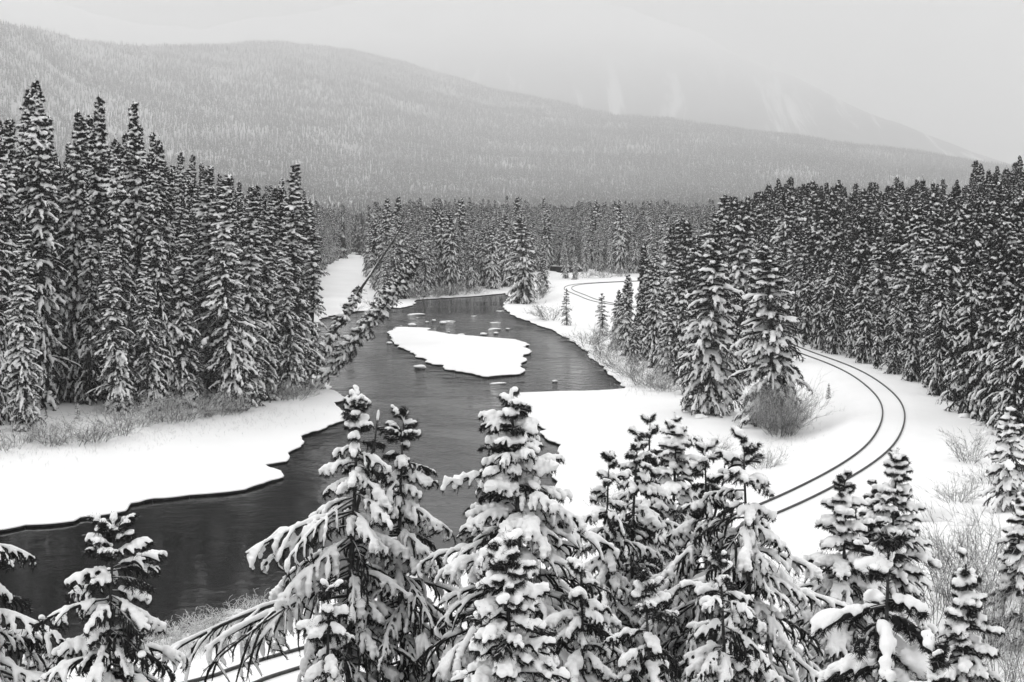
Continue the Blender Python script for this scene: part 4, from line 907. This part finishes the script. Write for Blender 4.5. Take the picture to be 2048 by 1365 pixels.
p = at_z(940, 796, 0); o = link('boulder', RK[1]); o.location = (p[0], p[1], -.02); o.scale = (.28, .2, .12); tag(o, 'dark bare rock barely breaking the surface behind the central tree', 'rock')
for k, (x, y, w, lab) in enumerate([(897, 645, 32, 'largest ice cluster heaped with snow in mid river above the island'), (831, 630, 35, 'long flat floe at the upper left of the river'), (948, 633, 14, 'thin small floe in the upper middle of the river'), (992, 647, 23, 'rounded snowy floe at the right, upstream of the pointed one'),
        (988, 660, 26, 'pointed snowy ice floe right above the island'), (1000, 623, 18, 'thin floe by the far right bank near the river bend'), (714, 658, 15, 'small floe between the leaning trunks'), (995, 768, 32, 'long flat floe just below the snow island'), (835, 636, 8, 'tiny floe under the long flat one'), (802, 652, 6, 'tiny floe left of the capped boulder')]):
    p = at_z(x, y, 0); r_ = w / F * p[1] / 2; o = link('ice_floe', FLM[k % 3]); o.location = (p[0], p[1], .03); o.scale = (r_, r_ * .55, r_ * (1.5 if k in (0, 3, 4) else .9)); o.rotation_euler = (0, 0, .2 * (k % 3)); tag(o, lab, 'ice')
MND = [lump_mesh('snow_mound', M_GROUND, seed=i + 20, squash=.75, rough=.2, n=4) for i in range(3)]
for k, (x, y, w, lab) in enumerate([(1402, 836, 26, 'small rounded snow mound at the foot of the largest bank spruce'), (1880, 1035, 95, 'large smooth snow mound on the slope right of the rail curve'), (1925, 1048, 50, 'snow mound adjoining the large one on its right'), (1975, 868, 24, 'round snow-covered boulder under the right stand'),
        (1908, 812, 20, 'snow hump at the upper edge of the cleared strip'), (1930, 835, 24, 'bumpy snow hump between strip and right stand'), (1870, 786, 14, 'small hump along the far side of the rail curve'), (1952, 850, 20, 'small hump left of the round snow-covered boulder'), (480, 1240, 60, 'smooth snow hummock on the near shore behind the frosted grass')]):
    p = on_ground(x, y); r_ = w / F * p[1] / 2; o = link('snow_mound', MND[k % 3]); o.location = (p[0], p[1], p[2] + .05 * r_); o.scale = (r_, r_, r_ * .8); o.rotation_euler = (0, 0, k); tag(o, lab, 'snow mound')

# ------------------------------------------------------------------ wooden marker post by the right stand
p = on_ground(2017, 838); Hh = 105 / F * p[1]
e = empty('marker_post', p, 0); tag(e, 'weathered leaning wooden post with a small cross board in front of the right stand', 'post')
PP = np.array([[(0, 0, -.3), (-.02 * Hh, 0, .3 * Hh), (-.08 * Hh, 0, .7 * Hh), (-.14 * Hh, 0, Hh)]]); V, fs = tubes(PP, np.array([[.055, .05, .045, .035]]), 7); link('post', new_mesh('post', V, fs, [M_WOOD]), e)
bw_, bh_, bd_ = .42, .10, .03; c0 = np.array([-.07 * Hh - .12, -.07, .45 * Hh])
bv = np.array([(sx_ * bw_ / 2 * 1.0, sy_ * bd_ / 2, sz_ * bh_ / 2) for sx_ in (-1, 1) for sy_ in (-1, 1) for sz_ in (-1, 1)]) + c0
link('board', new_mesh('board', bv, [np.array([[0, 1, 3, 2], [4, 6, 7, 5], [0, 4, 5, 1], [2, 3, 7, 6], [0, 2, 6, 4], [1, 5, 7, 3]])], [M_WOOD], smooth=False), e)

# ------------------------------------------------------------------ haze
top = float(max(HV[..., 2].max(), MV[..., 2].max())) + 40
hx0, hx1, hy0, hy1, hz0, hz1 = -13500., 13500., -2900., 17500., -60., top
hv = np.array([(x, y, z) for x in (hx0, hx1) for y in (hy0, hy1) for z in (hz0, hz1)])
mh = bpy.data.materials.new('haze'); mh.use_nodes = True; t = mh.node_tree; t.nodes.clear(); o_ = t.nodes.new('ShaderNodeOutputMaterial'); v_ = t.nodes.new('ShaderNodeVolumePrincipled')
v_.inputs['Color'].default_value = (1, 1, 1, 1); v_.inputs['Density'].default_value = HAZE; v_.inputs['Anisotropy'].default_value = 0.0; t.links.new(v_.outputs[0], o_.inputs['Volume'])
hz = link('haze', new_mesh('haze', hv, [np.array([[0, 1, 3, 2], [4, 6, 7, 5], [0, 4, 5, 1], [2, 3, 7, 6], [0, 2, 6, 4], [1, 5, 7, 3]])], [mh], smooth=False)); tag(hz, 'pale winter haze filling the valley', 'haze', kind='stuff')
print('total', round(time.time() - T00, 1), 'top', top)
